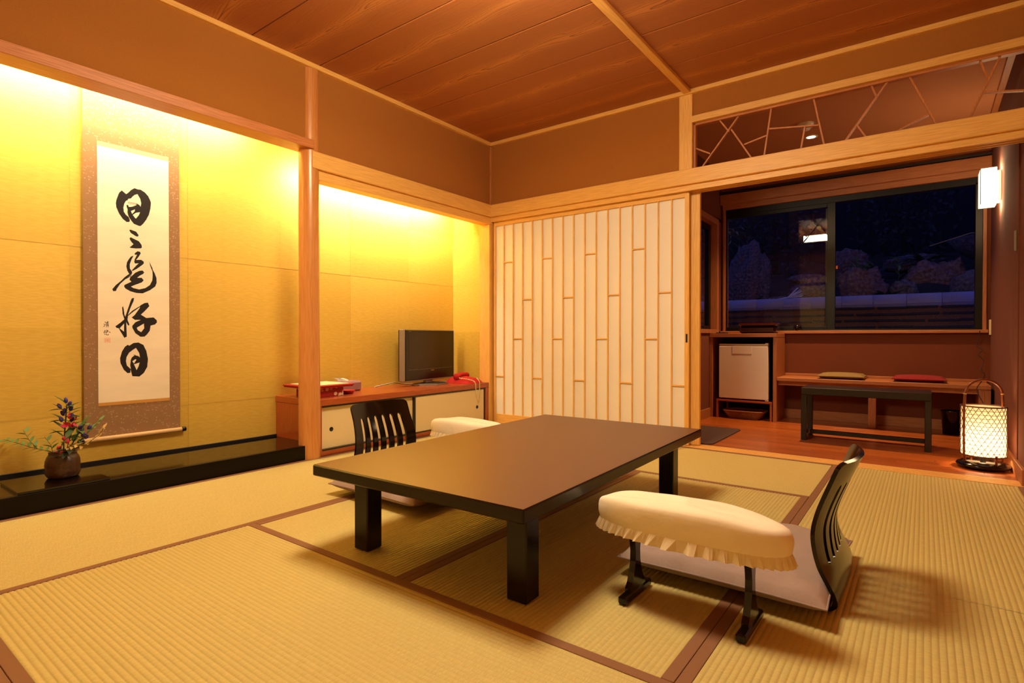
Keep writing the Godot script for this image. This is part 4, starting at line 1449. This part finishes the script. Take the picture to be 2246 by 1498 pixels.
const GLYPHS := [
[324,634,384,681,413,651,449,603,499,559,541,569,586,566,647,598,696,651,724,716,734,749,726,849,704,951,664,1043,617,1120,581,1160,554,1160,488,1138,452,1093,417,1037,400,972,403,923,391,884,386,858,406,847,421,879,465,867,531,827,513,813,543,807,567,820,585,844,593,784,580,717,541,648,502,667,472,701,448,736,412,750,404,773,380,788,357,837,345,900,350,967,376,1010,417,1044,433,1089,426,1118,387,1126,335,1085,284,1006,250,918,243,852,250,804,279,703,291,674],
[447,939,505,901,501,933,465,984],
[473,996,518,954,576,934,560,984,521,1046,509,1047],
[428,1244,443,1240,520,1261,553,1311,547,1336,517,1337,445,1293,428,1261],
[427,1380,445,1363,558,1412,594,1462,600,1507,583,1524,510,1535,452,1535,427,1530,481,1469,452,1435,431,1400],
[498,1613,538,1576,575,1582,581,1611,549,1670,516,1720,589,1710,622,1733,628,1762,596,1800,523,1866,464,1905,457,1894,523,1807,552,1771,501,1780,490,1752,498,1709,531,1634,498,1638],
[444,1674,480,1657,451,1723,428,1801,429,1867,461,1918,457,1956,421,1960,393,1904,380,1839,390,1771,415,1719],
[421,1955,457,1960,442,1999,364,2048,293,2128,251,2205,237,2243,202,2249,189,2218,237,2149,307,2077,364,2006],
[566,1891,607,1883,631,1910,618,1937,566,1972,529,2009,595,2003,623,2043,595,2079,514,2119,442,2158,478,2180,558,2196,647,2168,714,2112,749,2032,754,1946,749,1844,783,1909,810,1993,812,2070,790,2132,714,2198,609,2256,521,2257,434,2234,370,2197,348,2165,353,2140,449,2078,422,2047,435,2008,508,1926],
[705,1728,727,1777,753,1835,749,1882,719,1795],
[440,2381,457,2345,485,2339,478,2389,435,2499,401,2608,392,2697,417,2765,415,2786,400,2785,375,2736,382,2966,349,2986,291,2874,275,2835,242,2826,228,2802,292,2748,350,2688,326,2601,320,2504,330,2479,341,2523,351,2620,363,2649,393,2540],
[285,2835,346,2756,344,2888],
[394,2623,460,2547,581,2458,572,2478,469,2567,394,2638],
[572,2458,633,2415,682,2406,703,2462,641,2540,580,2607,658,2660,765,2647,810,2691,814,2727,787,2763,720,2784,706,2870,666,2931,631,2966,574,2969,501,2911,459,2823,459,2793,502,2733,580,2692,494,2694,451,2656,494,2615,563,2503],
[520,2822,623,2751,627,2831,583,2893,536,2862],
[394,3098,415,3113,475,3070,543,3062,613,3101,656,3201,679,3333,668,3463,619,3561,554,3619,455,3607,439,3532,427,3423,435,3345,448,3306,491,3267,542,3284,564,3309,556,3239,509,3149,474,3173,411,3226,377,3294,368,3362,380,3431,435,3492,426,3551,388,3554,338,3497,293,3388,288,3311,315,3204,357,3127],
[456,3365,499,3332,515,3342,478,3405],
[478,3415,559,3389,542,3457,516,3511]]
const STROKES := [[86,2733,98,2742],[74,2767,88,2776],[72,2809,94,2780],[102,2742,138,2732],[122,2723,120,2770],[102,2756,134,2749],[98,2771,139,2762],[110,2780,106,2818],[110,2780,134,2778],[134,2778,129,2818],[112,2794,130,2791],[89,2866,73,2904],[81,2885,80,2914],[97,2876,96,2904],[105,2861,129,2875],[109,2885,133,2866],[101,2904,129,2885],[85,2923,89,2938],[101,2919,113,2940],[113,2940,133,2938],[133,2938,135,2923],[141,2890,160,2902]]


# ---------------------------------------------------------------- low cabinet and what stands on it
func build_cabinet() -> void:
	var t := thing("low_cabinet", "long low reddish cabinet with two cream sliding doors", "cabinet")
	part(t, "top", boxm(V(-0.481, 0.322, 0.02), V(-0.004, 0.363, 1.748), 0.002), M.cab2)
	part(t, "side", boxm(V(-0.48, 0.0, 1.705), V(-0.008, 0.322, 1.745), 0.002), M.cab1)
	part(t, "side", boxm(V(-0.48, 0.0, 0.022), V(-0.008, 0.322, 0.062), 0.002), M.cab1)
	part(t, "plinth", boxm(V(-0.47, 0.0, 0.06), V(-0.01, 0.03, 1.706), 0.001), M.cab2)
	part(t, "inside_back", boxm(V(-0.46, 0.03, 0.06), V(-0.44, 0.322, 1.706)), M.dark)
	part(t, "upper_track", boxm(V(-0.05, 0.309, 0.06), V(-0.012, 0.323, 1.706), 0.001), M.lacquer_soft)
	part(t, "lower_track", boxm(V(-0.05, 0.029, 0.06), V(-0.012, 0.041, 1.706), 0.001), M.lacquer_soft)
	for e in [[0.075, 0.888, -0.018, 0.165], [0.90, 1.692, -0.036, 1.617]]:
		var d := part(t, "door", boxm(V(e[2] - 0.012, 0.041, e[0]), V(e[2], 0.31, e[1])), M.cream)
		var p := MB.new(true)
		p.xf = Transform3D(Basis(Vector3.BACK, -PI / 2), V(e[2], 0.16, e[3]))
		p.lathe([Vector2(0.0, 0.0006), Vector2(0.012, 0.0006), Vector2(0.0125, 0.0016), Vector2(0.0145, 0.0018), Vector2(0.0145, -0.001)], 18)
		part(d, "pull", p.done(), M.black)
	part(t, "stile", boxm(V(-0.034, 0.041, 0.886), V(-0.014, 0.31, 0.902), 0.001), M.lacquer_soft)
	part(t, "stile", boxm(V(-0.03, 0.041, 0.061), V(-0.014, 0.31, 0.076), 0.001), M.lacquer_soft)
	# television turned a little to the room
	var a := V(-0.25, 0, 0.78)
	var e2 := V(-0.345, 0, 0.11)
	var mid := (a + e2) * 0.5
	var dir := (e2 - a).normalized()
	# local x runs along the screen to the viewer's right, local z faces the room
	var tv := thing("television", "flat black television with silver side trim on the cabinet", "television", V(mid.x, 0.363, mid.z))
	tv.basis = Basis(dir, Vector3.UP, dir.cross(Vector3.UP))
	var w := 0.338
	part(tv, "case", boxm(V(-w, 0.044, -0.07), V(w, 0.46, -0.002), 0.004), M.tvblack)
	part(tv, "bezel", boxm(V(-w + 0.003, 0.047, -0.006), V(w - 0.003, 0.457, 0.003), 0.003), M.tvblack)
	part(tv, "screen", boxm(V(-w + 0.045, 0.145, 0.0), V(w - 0.03, 0.435, 0.0036)), M.screen)
	part(tv, "side_trim", boxm(V(-w - 0.014, 0.042, -0.05), V(-w, 0.462, 0.004), 0.004), M.silver)
	part(tv, "side_trim", boxm(V(w, 0.042, -0.05), V(w + 0.004, 0.462, 0.004), 0.002), M.silver)
	part(tv, "lower_trim", boxm(V(-w, 0.038, -0.05), V(w, 0.046, 0.003), 0.002), M.silver)
	part(tv, "lower_line", boxm(V(-w + 0.04, 0.132, 0.002), V(w - 0.03, 0.1335, 0.0042)), M.silver)
	part(tv, "badge", boxm(V(0.0, 0.115, 0.002), V(0.044, 0.122, 0.0045), 0.001), M.silver)
	part(tv, "corner_badge", boxm(V(-w + 0.04, 0.444, 0.002), V(-w + 0.075, 0.4465, 0.0042)), M.silver)
	part(tv, "neck", boxm(V(-0.05, 0.008, -0.05), V(0.05, 0.05, -0.01), 0.01), M.silver)
	var b := MB.new()
	b.prism(PackedVector2Array([Vector2(-0.17, -0.06), Vector2(0.10, -0.06), Vector2(0.13, 0.06), Vector2(0.06, 0.16), Vector2(-0.1, 0.16), Vector2(-0.2, 0.06)]), V(0, 0.0005, -0.02), Vector3.RIGHT, Vector3.BACK, V(0, 0.012, 0))
	part(tv, "foot", b.done(), M.silver)
	b = MB.new()
	b.prism(PackedVector2Array([Vector2(-0.14, -0.05), Vector2(0.09, -0.05), Vector2(0.12, 0.055), Vector2(0.055, 0.15), Vector2(-0.06, 0.15)]), V(0, 0.0125, -0.02), Vector3.RIGHT, Vector3.BACK, V(0, 0.002, 0))
	part(tv, "foot_cover", b.done(), M.dark)
	# red flowered box with a lacquer tray and a folder on it
	var bx := single("flowered_box", boxm(V(-0.33, 0.3632, 1.455), V(-0.125, 0.425, 1.685), 0.002), flower_print(), "red box printed with pale blossoms behind the log pillar", "box")
	bx.set_meta("category", "box")
	var tr := thing("red_tray", "flat red lacquer tray lying on the flowered box", "tray", V(-0.235, 0.4252, 1.575))
	part(tr, "board", boxm(V(-0.155, 0.0, -0.17), V(0.15, 0.008, 0.165), 0.002), M.red)
	part(tr, "lid", boxm(V(-0.16, 0.009, -0.175), V(0.155, 0.018, 0.17), 0.002), M.red)
	single("guest_folder", boxm(V(-0.36, 0.4435, 1.43), V(-0.1, 0.4475, 1.71), 0.001), M.cream, "cream folder lying on the red tray", "folder")
	var tb := thing("tissue_box", "purple patterned cloth tissue box with a tissue showing", "tissue box", V(-0.36, 0.363, 1.27))
	part(tb, "cover", boxm(V(-0.06, 0.0, -0.11), V(0.06, 0.075, 0.11), 0.012), tri_mat(noise_tex(0.35, c8(92, 44, 56), c8(206, 170, 160), 91, 1), Vector3(12, 12, 12), 0.9))
	b = MB.new(true)
	b.net([[V(0, 0.07, -0.04), V(0.01, 0.07, 0.0), V(0, 0.07, 0.05)], [V(-0.01, 0.085, -0.03), V(0.015, 0.09, 0.02), V(0, 0.09, 0.07)], [V(-0.02, 0.095, 0.0), V(0.01, 0.1, 0.05), V(-0.02, 0.1, 0.085)]])
	part(tb, "tissue", b.done(), M.white)
	var ds := thing("red_dish", "small square red lacquer dish beside the tissue box", "dish", V(-0.2, 0.3632, 1.365))
	b = MB.new(true)
	b.lathe([Vector2(0.0, 0.0), Vector2(0.035, 0.0), Vector2(0.052, 0.024), Vector2(0.049, 0.025), Vector2(0.033, 0.005), Vector2(0.0, 0.005)], 20)
	part(ds, "bowl", b.done(), M.red)
	# cables
	for e in [["white cable looping along the wall to the television", 0.0, M.white], ["dark cable looping beside the television foot", 0.012, M.dark]]:
		b = MB.new(true)
		var pts := []
		for i in 24:
			var q := i / 23.0
			pts.append(V(-0.44 + 0.03 * sin(q * 9.0) + e[1], 0.366 + 0.02 * maxf(0.0, sin(q * 5.0)) , 0.93 - q * 0.5 + 0.01 * sin(q * 14.0)))
		b.tube(pts, 0.0025, 6)
		single("cable", b.done(), e[2], e[0], "cable", "cables behind the television")
	single("paper_slip", boxm(V(-0.42, 0.363, 0.05), V(-0.3, 0.3645, 0.2)), M.white, "white paper slip behind the television foot", "paper")
	# telephone under a red cloth
	var ph := thing("telephone", "telephone covered in red woven cloth at the cabinet end", "telephone", V(-0.165, 0.3632, 0.165), deg_to_rad(8))
	b = MB.new(true)
	var rows := []
	for i in 11:
		var row := []
		for k in 13:
			var u := i / 10.0 * 2 - 1
			var v := k / 12.0 * 2 - 1
			var y := 0.052 * pow((1 - pow(absf(u), 4)) * (1 - pow(absf(v), 4)), 0.6) * (1.0 + 0.25 * -u) + 0.001
			row.append(V(u * 0.13, y, v * 0.115))
		rows.append(row)
	b.net(rows, false, false)
	part(ph, "cloth_cover", b.done(), M.redcloth)
	b = MB.new(true)
	var hp := []
	var hr := []
	for i in 13:
		var q := i / 12.0 * 2 - 1
		hp.append(V(-0.03 + 0.02 * q, 0.07 - 0.014 * q * q, q * 0.11))
		hr.append(0.02 + 0.01 * pow(absf(q), 3.0))
	b.tube(hp, hr, 10)
	part(ph, "handset", b.done(), M.redcloth)
	b = MB.new(true)
	var hx := []
	var base := []
	for p in [V(-0.13, 0.41, 0.27), V(-0.05, 0.40, 0.24), V(0.005, 0.378, 0.22), V(0.012, 0.31, 0.215), V(0.012, 0.25, 0.2), V(0.012, 0.225, 0.185), V(0.012, 0.26, 0.17), V(0.012, 0.32, 0.165), V(0.006, 0.378, 0.16), V(-0.06, 0.405, 0.12)]:
		base.append(p)
	var steps := 150
	for i in steps + 1:
		var f := float(i) / steps * (base.size() - 1)
		var k := mini(int(f), base.size() - 2)
		var p: Vector3 = base[k].cubic_interpolate(base[k + 1], base[maxi(k - 1, 0)], base[mini(k + 2, base.size() - 1)], f - k)
		var an := i * 1.9
		hx.append(p + V(sin(an), cos(an), 0.6 * sin(an)) * 0.004)
	b.tube(hx, 0.003, 5)
	part(ph, "coiled_cord", b.done(), M.cream).top_level = false
	var cord: Node3D = ph.get_node("coiled_cord")
	cord.transform = ph.transform.affine_inverse()


func flower_print() -> StandardMaterial3D:
	var n := 512
	var im := Image.create(n, n, false, Image.FORMAT_RGB8)
	im.fill(c8(158, 16, 14))
	var r2 := RandomNumberGenerator.new()
	r2.seed = 3
	for i in 70:
		var c := Vector2(r2.randf() * n, r2.randf() * n)
		var s := r2.randf_range(16, 34)
		var col := c8(222, 190, 150) if i % 4 else c8(206, 120, 96)
		for y in range(int(c.y - s * 1.5), int(c.y + s * 1.5)):
			for x in range(int(c.x - s * 1.5), int(c.x + s * 1.5)):
				var d := Vector2(x, y) - c
				var a := atan2(d.y, d.x)
				if d.length() < s * (0.75 + 0.3 * absf(cos(a * 2.5))) and d.length() > s * 0.14:
					im.set_pixel(posmod(x, n), posmod(y, n), col)
	var m := plain(Color.WHITE, 0.6)
	m.albedo_texture = ImageTexture.create_from_image(im)
	m.uv1_triplanar = true
	m.uv1_scale = Vector3(3.2, 3.2, 3.2)
	return m


# ---------------------------------------------------------------- veranda furniture
func build_veranda_things() -> void:
	# bench
	var t := thing("bench", "long built-in wooden bench under the garden window", "bench")
	part(t, "seat", boxm(V(2.0165, 0.372, -1.95), V(3.475, 0.402, -1.58), 0.002), M.eng0)
	part(t, "back_strip", boxm(V(2.0165, 0.402, -1.96), V(3.475, 0.424, -1.94), 0.002), M.eng0)
	part(t, "apron", boxm(V(2.0165, 0.33, -1.66), V(3.475, 0.373, -1.64), 0.002), M.eng0)
	part(t, "leg", boxm(V(2.7, 0.0, -1.78), V(2.755, 0.372, -1.7), 0.002), M.eng1)
	part(t, "end_leg", boxm(V(3.405, 0.0, -1.95), V(3.44, 0.372, -1.59), 0.002), M.eng1)
	part(t, "end_leg", boxm(V(3.44, 0.0, -1.95), V(3.475, 0.372, -1.59), 0.002), M.eng1)
	# cabinet for the refrigerator
	var c := thing("refrigerator_cabinet", "open wooden cabinet around the small refrigerator", "cabinet")
	part(c, "top", boxm(V(1.422, 0.762, -1.948), V(2.016, 0.797, -1.57), 0.002), M.eng0)
	part(c, "side", boxm(V(1.422, 0, -1.948), V(1.452, 0.762, -1.58), 0.002), M.eng1)
	part(c, "side", boxm(V(1.985, 0, -1.948), V(2.015, 0.762, -1.58), 0.002), M.eng1)
	part(c, "back", boxm(V(1.452, 0.0, -1.948), V(1.985, 0.762, -1.94)), M.dark)
	var f := thing("refrigerator", "small white refrigerator in the veranda cabinet", "refrigerator", V(1.727, 0.176, -1.6))
	part(f, "case", boxm(V(-0.215, 0.012, -0.32), V(0.215, 0.524, -0.045), 0.004), M.black)
	part(f, "door", boxm(V(-0.217, 0.014, -0.045), V(0.217, 0.505, 0.02), 0.006), M.fridge)
	part(f, "top_strip", boxm(V(-0.217, 0.507, -0.045), V(0.217, 0.524, 0.012), 0.003), M.cream)
	part(f, "nameplate", boxm(V(-0.095, 0.432, 0.018), V(0.078, 0.504, 0.0225), 0.001), M.fridge)
	part(f, "hinge", boxm(V(0.19, 0.524, -0.03), V(0.217, 0.531, 0.012), 0.001), M.white)
	part(f, "hinge", boxm(V(0.19, 0.004, -0.03), V(0.217, 0.013, 0.012), 0.001), M.white)
	for x in [-0.19, 0.19]:
		part(f, "foot", boxm(V(x - 0.012, 0.0, -0.06), V(x + 0.012, 0.014, -0.03)), M.black)
	var s := thing("refrigerator_stand", "low reddish stand carrying the refrigerator", "stand")
	part(s, "shelf", boxm(V(1.488, 0.158, -1.93), V(1.978, 0.176, -1.575), 0.002), M.cab0)
	for x in [1.488, 1.96]:
		part(s, "leg", boxm(V(x, 0, -1.595), V(x + 0.018, 0.158, -1.577), 0.002), M.cab1)
		part(s, "leg", boxm(V(x, 0, -1.93), V(x + 0.018, 0.158, -1.912), 0.002), M.cab1)
	# wicker tray in the stand
	var k := thing("wicker_tray", "shallow oblong wicker tray under the refrigerator", "basket", V(1.725, 0.0, -1.68))
	for i in 7:
		var q := i / 6.0
		var b := MB.new(true)
		var pts := []
		for a in 41:
			var an := TAU * a / 40.0
			pts.append(V(signf(cos(an)) * pow(absf(cos(an)), 0.45) * (0.135 + 0.05 * q), 0.006 + 0.068 * q, signf(sin(an)) * pow(absf(sin(an)), 0.45) * (0.09 + 0.03 * q)))
		b.tube(pts, 0.006 if i == 6 else 0.004, 6, false)
		part(k, "rim" if i == 6 else "weave_ring", b.done(), M.wicker)
	for i in 44:
		var an := TAU * i / 44.0
		var e := V(signf(cos(an)) * pow(absf(cos(an)), 0.45), 0, signf(sin(an)) * pow(absf(sin(an)), 0.45))
		var b := MB.new()
		b.tube([V(e.x * 0.135, 0.004, e.z * 0.09), V(e.x * 0.185, 0.074, e.z * 0.12)], 0.0025, 4, false)
		part(k, "stake", b.done(), M.wicker)
	part(k, "bottom", boxm(V(-0.13, 0.002, -0.085), V(0.13, 0.008, 0.085)), M.wicker)
	# red lacquer boxes and small things on the cabinet top
	var lb := thing("lacquer_box", "dark red round-cornered lacquer box with lid by the window", "box", V(1.83, 0.797, -1.76))
	part(lb, "body", boxm(V(-0.16, 0.0, -0.1), V(0.16, 0.07, 0.1), 0.02), plain(c8(40, 10, 8), 0.2, 0.0, 0.4))
	part(lb, "lid", boxm(V(-0.165, 0.071, -0.105), V(0.165, 0.098, 0.105), 0.012), plain(c8(52, 9, 7), 0.18, 0.0, 0.3))
	var kd := thing("kettle_lid", "small dark lidded pot standing beside the lacquer box", "pot", V(2.12, 0.8235, -1.955))
	var bb := MB.new(true)
	bb.lathe([Vector2(0.0, 0.0), Vector2(0.03, 0.0), Vector2(0.034, 0.03), Vector2(0.03, 0.05), Vector2(0.0, 0.056)], 18)
	part(kd, "body", bb.done(), M.lacquer)
	bb = MB.new()
	bb.box(V(1.47, 0.797, -1.72), V(1.56, 0.808, -1.62), 0.004)
	single("black_tray_cloth", bb.done(), M.black, "small black folded cloth at the cabinet's left end", "cloth")
	# seat cushions on the bench
	var cm := cushion_meshes(0.175, 0.15, 0.427, 0.03, 15)
	for e in [[2.5, M.moss_cushion, "thin olive dotted cushion on the bench"], [3.04, M.red_cushion, "thin dark red cushion on the bench"]]:
		var z := thing("seat_cushion", e[2], "cushion", V(e[0], 0, -1.77), 0.0, "thin cushions on the bench")
		part(z, "top", cm[0], e[1])
		part(z, "underside", cm[1], e[1])
		part(z, "seam", cm[2], e[1])
	# black stool table
	var st := thing("side_table", "narrow black table standing in front of the bench", "table")
	part(st, "top", boxm(V(2.343, 0.338, -1.07), V(3.119, 0.39, -0.768), 0.003), M.stool)
	for x in [2.343, 3.081]:
		part(st, "leg", boxm(V(x, 0, -0.806), V(x + 0.038, 0.338, -0.768), 0.002), M.stool)
		part(st, "leg", boxm(V(x, 0, -1.07), V(x + 0.038, 0.338, -1.032), 0.002), M.stool)
		part(st, "end_rail", boxm(V(x + 0.006, 0.03, -1.034), V(x + 0.032, 0.062, -0.804), 0.001), M.stool)
	part(st, "stretcher", boxm(V(2.381, 0.032, -0.94), V(3.081, 0.062, -0.912), 0.001), M.stool)
	# waste bin
	var wb := thing("waste_bin", "small dark round waste bin under the bench end", "bin", V(3.255, 0, -1.74))
	bb = MB.new(true)
	bb.lathe([Vector2(0.0, 0.004), Vector2(0.06, 0.0), Vector2(0.072, 0.178), Vector2(0.077, 0.185), Vector2(0.07, 0.187), Vector2(0.058, 0.02), Vector2(0.0, 0.02)], 26)
	part(wb, "body", bb.done(), M.lacquer)
	# foot mat
	var fm := MB.new()
	var poly := PackedVector2Array()
	for e in [[1.83, -0.20, PI / 2], [1.83, -0.90, 0.0], [1.46, -0.90, -PI / 2], [1.46, -0.20, PI]]:
		for q in 7:
			var an: float = e[2] - PI / 2 * q / 6.0
			poly.append(Vector2(e[0] + cos(an) * 0.05, e[1] + sin(an) * 0.05))
	fm.prism(poly, V(0, 0.0005, 0), Vector3.RIGHT, Vector3.BACK, V(0, 0.008, 0))
	single("floor_mat", fm.done(), M.mat, "dark brown rounded floor mat at the veranda entrance", "mat")
	build_wall_lamp()
	build_lantern()
	# ceiling fittings
	var dl := thing("downlight", "small round recessed spotlight in the veranda ceiling", "lamp", V(2.318, 2.42, -1.345))
	bb = MB.new(true)
	bb.lathe([Vector2(0.05, 0.0), Vector2(0.05, -0.006), Vector2(0.038, -0.006), Vector2(0.032, 0.0)], 24)
	part(dl, "ring", bb.done(), M.white)
	bb = MB.new(true)
	bb.lathe([Vector2(0.034, -0.004), Vector2(0.0, -0.0045)], 20)
	part(dl, "bulb", bb.done(), glow(Color(1.0, 0.9, 0.76), 5.0))
	var sl := SpotLight3D.new()
	sl.name = "downlight_beam"
	sl.light_color = Color(1.0, 0.78, 0.52)
	sl.light_energy = 6.0
	sl.spot_angle = 55
	sl.spot_angle_attenuation = 0.8
	sl.light_size = 0.035
	sl.spot_range = 10.0
	sl.spot_attenuation = 2.0
	sl.shadow_enabled = true
	add_child(sl)
	sl.look_at_from_position(V(2.318, 2.41, -1.345), V(2.318, 0, -1.345), Vector3.BACK)
	var sd := thing("smoke_detector", "white round smoke detector on the veranda ceiling", "smoke detector", V(2.33, 2.42, -1.01))
	bb = MB.new(true)
	bb.lathe([Vector2(0.0, -0.05), Vector2(0.03, -0.048), Vector2(0.034, -0.03), Vector2(0.055, -0.026), Vector2(0.058, 0.0)], 24)
	part(sd, "body", bb.done(), M.white)
	var ol := thing("wall_outlet", "white wall outlet plate beside the window sill corner", "outlet")
	part(ol, "plate", boxm(V(3.485, 0.78, -1.945), V(3.496, 0.9, -1.885), 0.002), M.cream)


func build_wall_lamp() -> void:
	# paper box on the right wall, open at top and bottom
	var t := thing("wall_lamp", "glowing white paper box lamp on the right veranda wall", "lamp", V(3.495, 1.8, -1.28))
	var lit := glow(Color(1.0, 0.88, 0.7), 4.0)
	var x0 := -0.112
	var hz := 0.085
	part(t, "paper_front", boxm(V(x0, -0.115, -hz), V(x0 + 0.004, 0.125, hz)), lit)
	part(t, "paper_side", boxm(V(x0, -0.115, hz - 0.004), V(-0.025, 0.125, hz)), lit)
	part(t, "paper_side", boxm(V(x0, -0.115, -hz), V(-0.025, 0.125, -hz + 0.004)), lit)
	part(t, "paper_base", boxm(V(x0, -0.119, -hz), V(-0.025, -0.115, hz)), lit)
	part(t, "back_plate", boxm(V(-0.018, -0.1, -0.05), V(0.0, 0.11, 0.05), 0.002), M.white)
	for z in [-hz, hz]:
		part(t, "frame_bar", boxm(V(x0 - 0.002, -0.12, z - 0.002), V(x0 + 0.003, 0.126, z + 0.002)), M.hinoki1)
	var c := Color(1.0, 0.82, 0.6)
	area("wall_lamp_front_light", V(3.375, 1.8, -1.28), Vector3.LEFT, Vector2(0.16, 0.22), c, 0.16)
	area("wall_lamp_side_light", V(3.43, 1.8, -1.185), V(0, 0, 1), Vector2(0.08, 0.22), c, 0.07)
	area("wall_lamp_side_light", V(3.43, 1.8, -1.375), V(0, 0, -1), Vector2(0.08, 0.22), c, 0.07)
	omni("wall_lamp_top_light", V(3.47, 1.93, -1.28), c, 0.07, 0.02)
	omni("wall_lamp_bottom_light", V(3.47, 1.675, -1.28), c, 0.07, 0.02)


func build_lantern() -> void:
	var at := V(3.355, 0, -0.405)
	var t := thing("floor_lantern", "round bamboo basket lantern glowing on the veranda floor", "lantern", at)
	var b := MB.new(true)
	b.lathe([Vector2(0.0, 0.0), Vector2(0.09, 0.0), Vector2(0.1, 0.006), Vector2(0.122, 0.012), Vector2(0.126, 0.022), Vector2(0.12, 0.031), Vector2(0.105, 0.034), Vector2(0.1, 0.042), Vector2(0.06, 0.046), Vector2(0.0, 0.046)], 40)
	part(t, "base", b.done(), M.lacquer)
	var r := 0.105
	var y0 := 0.078
	var y1 := 0.362
	b = MB.new(true)
	b.lathe([Vector2(r - 0.004, y0 + 0.004), Vector2(r - 0.004, y1 - 0.004)], 48)
	var pm := plain(c8(250, 236, 212), 0.9)
	pm.backlight_enabled = true
	pm.backlight = Color(1, 0.96, 0.88)
	part(t, "paper_shade", b.done(), pm)
	for i in 14:
		var y := lerpf(y0, y1, i / 13.0)
		b = MB.new(true)
		var pts := []
		for k in 41:
			pts.append(V(cos(TAU * k / 40.0) * r, y, sin(TAU * k / 40.0) * r))
		var edge := i == 0 or i == 13
		b.tube(pts, 0.004 if edge else 0.0014, 5, false)
		part(t, "bamboo_hoop" if edge else "bamboo_strip", b.done(), M.bamboo_dark)
	for s in [-1.0, 1.0]:
		b = MB.new(true)
		var pts := []
		for k in 17:
			var q := k / 16.0
			pts.append(V(cos(s * q * 1.6) * (r + 0.0008), lerpf(y0, y1, q), sin(s * q * 1.6) * (r + 0.0008)))
		b.tube(pts, 0.0014, 4, false)
		var m := b.done()
		for i in 24:
			var o := part(t, "bamboo_strip", m, M.bamboo_dark)
			o.rotation.y = TAU * i / 24.0
	# posts and carrying handle, square to the view
	var d := V(0.86, 0, -0.51)
	b = MB.new(true)
	var hp := []
	hp.append(d * -0.1 + V(0, 0.03, 0))
	hp.append(d * -0.104 + V(0, 0.2, 0))
	hp.append(d * -0.104 + V(0, 0.36, 0))
	for k in 13:
		var a := PI * (1.0 - k / 12.0)
		hp.append(d * (cos(a) * 0.1) + V(0, 0.43 + sin(a) * 0.085, 0))
	hp.append(d * 0.104 + V(0, 0.36, 0))
	hp.append(d * 0.104 + V(0, 0.2, 0))
	hp.append(d * 0.1 + V(0, 0.03, 0))
	b.tube(hp, 0.007, 8)
	part(t, "handle", b.done(), M.bamboo)
	for e in [-0.101, 0.101]:
		b = MB.new(true)
		b.tube([d * e + V(0, 0.43, 0), d * e + V(0, 0.437, 0)], 0.0085, 10)
		part(t, "binding", b.done(), M.dry)
	var side := d.cross(Vector3.UP)
	for e in [-0.1, 0.1]:
		b = MB.new(true)
		b.tube([side * e + V(0, 0.03, 0), side * e + V(0, 0.09, 0)], 0.006, 8)
		part(t, "post", b.done(), M.bamboo)
	b = MB.new(true)
	b.lathe([Vector2(0.0, 0.1), Vector2(0.014, 0.105), Vector2(0.014, 0.13), Vector2(0.024, 0.15), Vector2(0.026, 0.165), Vector2(0.018, 0.183), Vector2(0.0, 0.19)], 16)
	part(t, "bulb", b.done(), glow(Color(1.0, 0.86, 0.64), 6.0))
	b = MB.new(true)
	b.lathe([Vector2(0.013, 0.045), Vector2(0.016, 0.1), Vector2(0.0, 0.102)], 14)
	part(t, "socket", b.done(), M.dark)
	omni("lantern_bulb_light", at + V(0, 0.155, 0), Color(1.0, 0.82, 0.6), 0.11, 0.02)
	b = MB.new(true)
	var cp := [Vector3(3.428, 0.815, -1.900), Vector3(3.423, 0.771, -1.900), Vector3(3.408, 0.696, -1.880), Vector3(3.440, 0.663, -1.860), Vector3(3.415, 0.626, -1.840), Vector3(3.445, 0.581, -1.820), Vector3(3.430, 0.514, -1.780), Vector3(3.445, 0.476, -1.700), Vector3(3.414, 0.437, -1.500), Vector3(3.371, 0.404, -1.200), Vector3(3.369, 0.372, -0.900), Vector3(3.368, 0.355, -0.520)]
	var sm := []
	for i in 67:
		var f := i / 66.0 * (cp.size() - 1)
		var k := mini(int(f), cp.size() - 2)
		sm.append(cp[k].cubic_interpolate(cp[k + 1], cp[maxi(k - 1, 0)], cp[mini(k + 2, cp.size() - 1)], f - k))
	b.tube(sm, 0.0028, 6)
	single("lantern_cord", b.done(), M.black, "black wavy power cord hanging from the window sill to lantern", "cord")
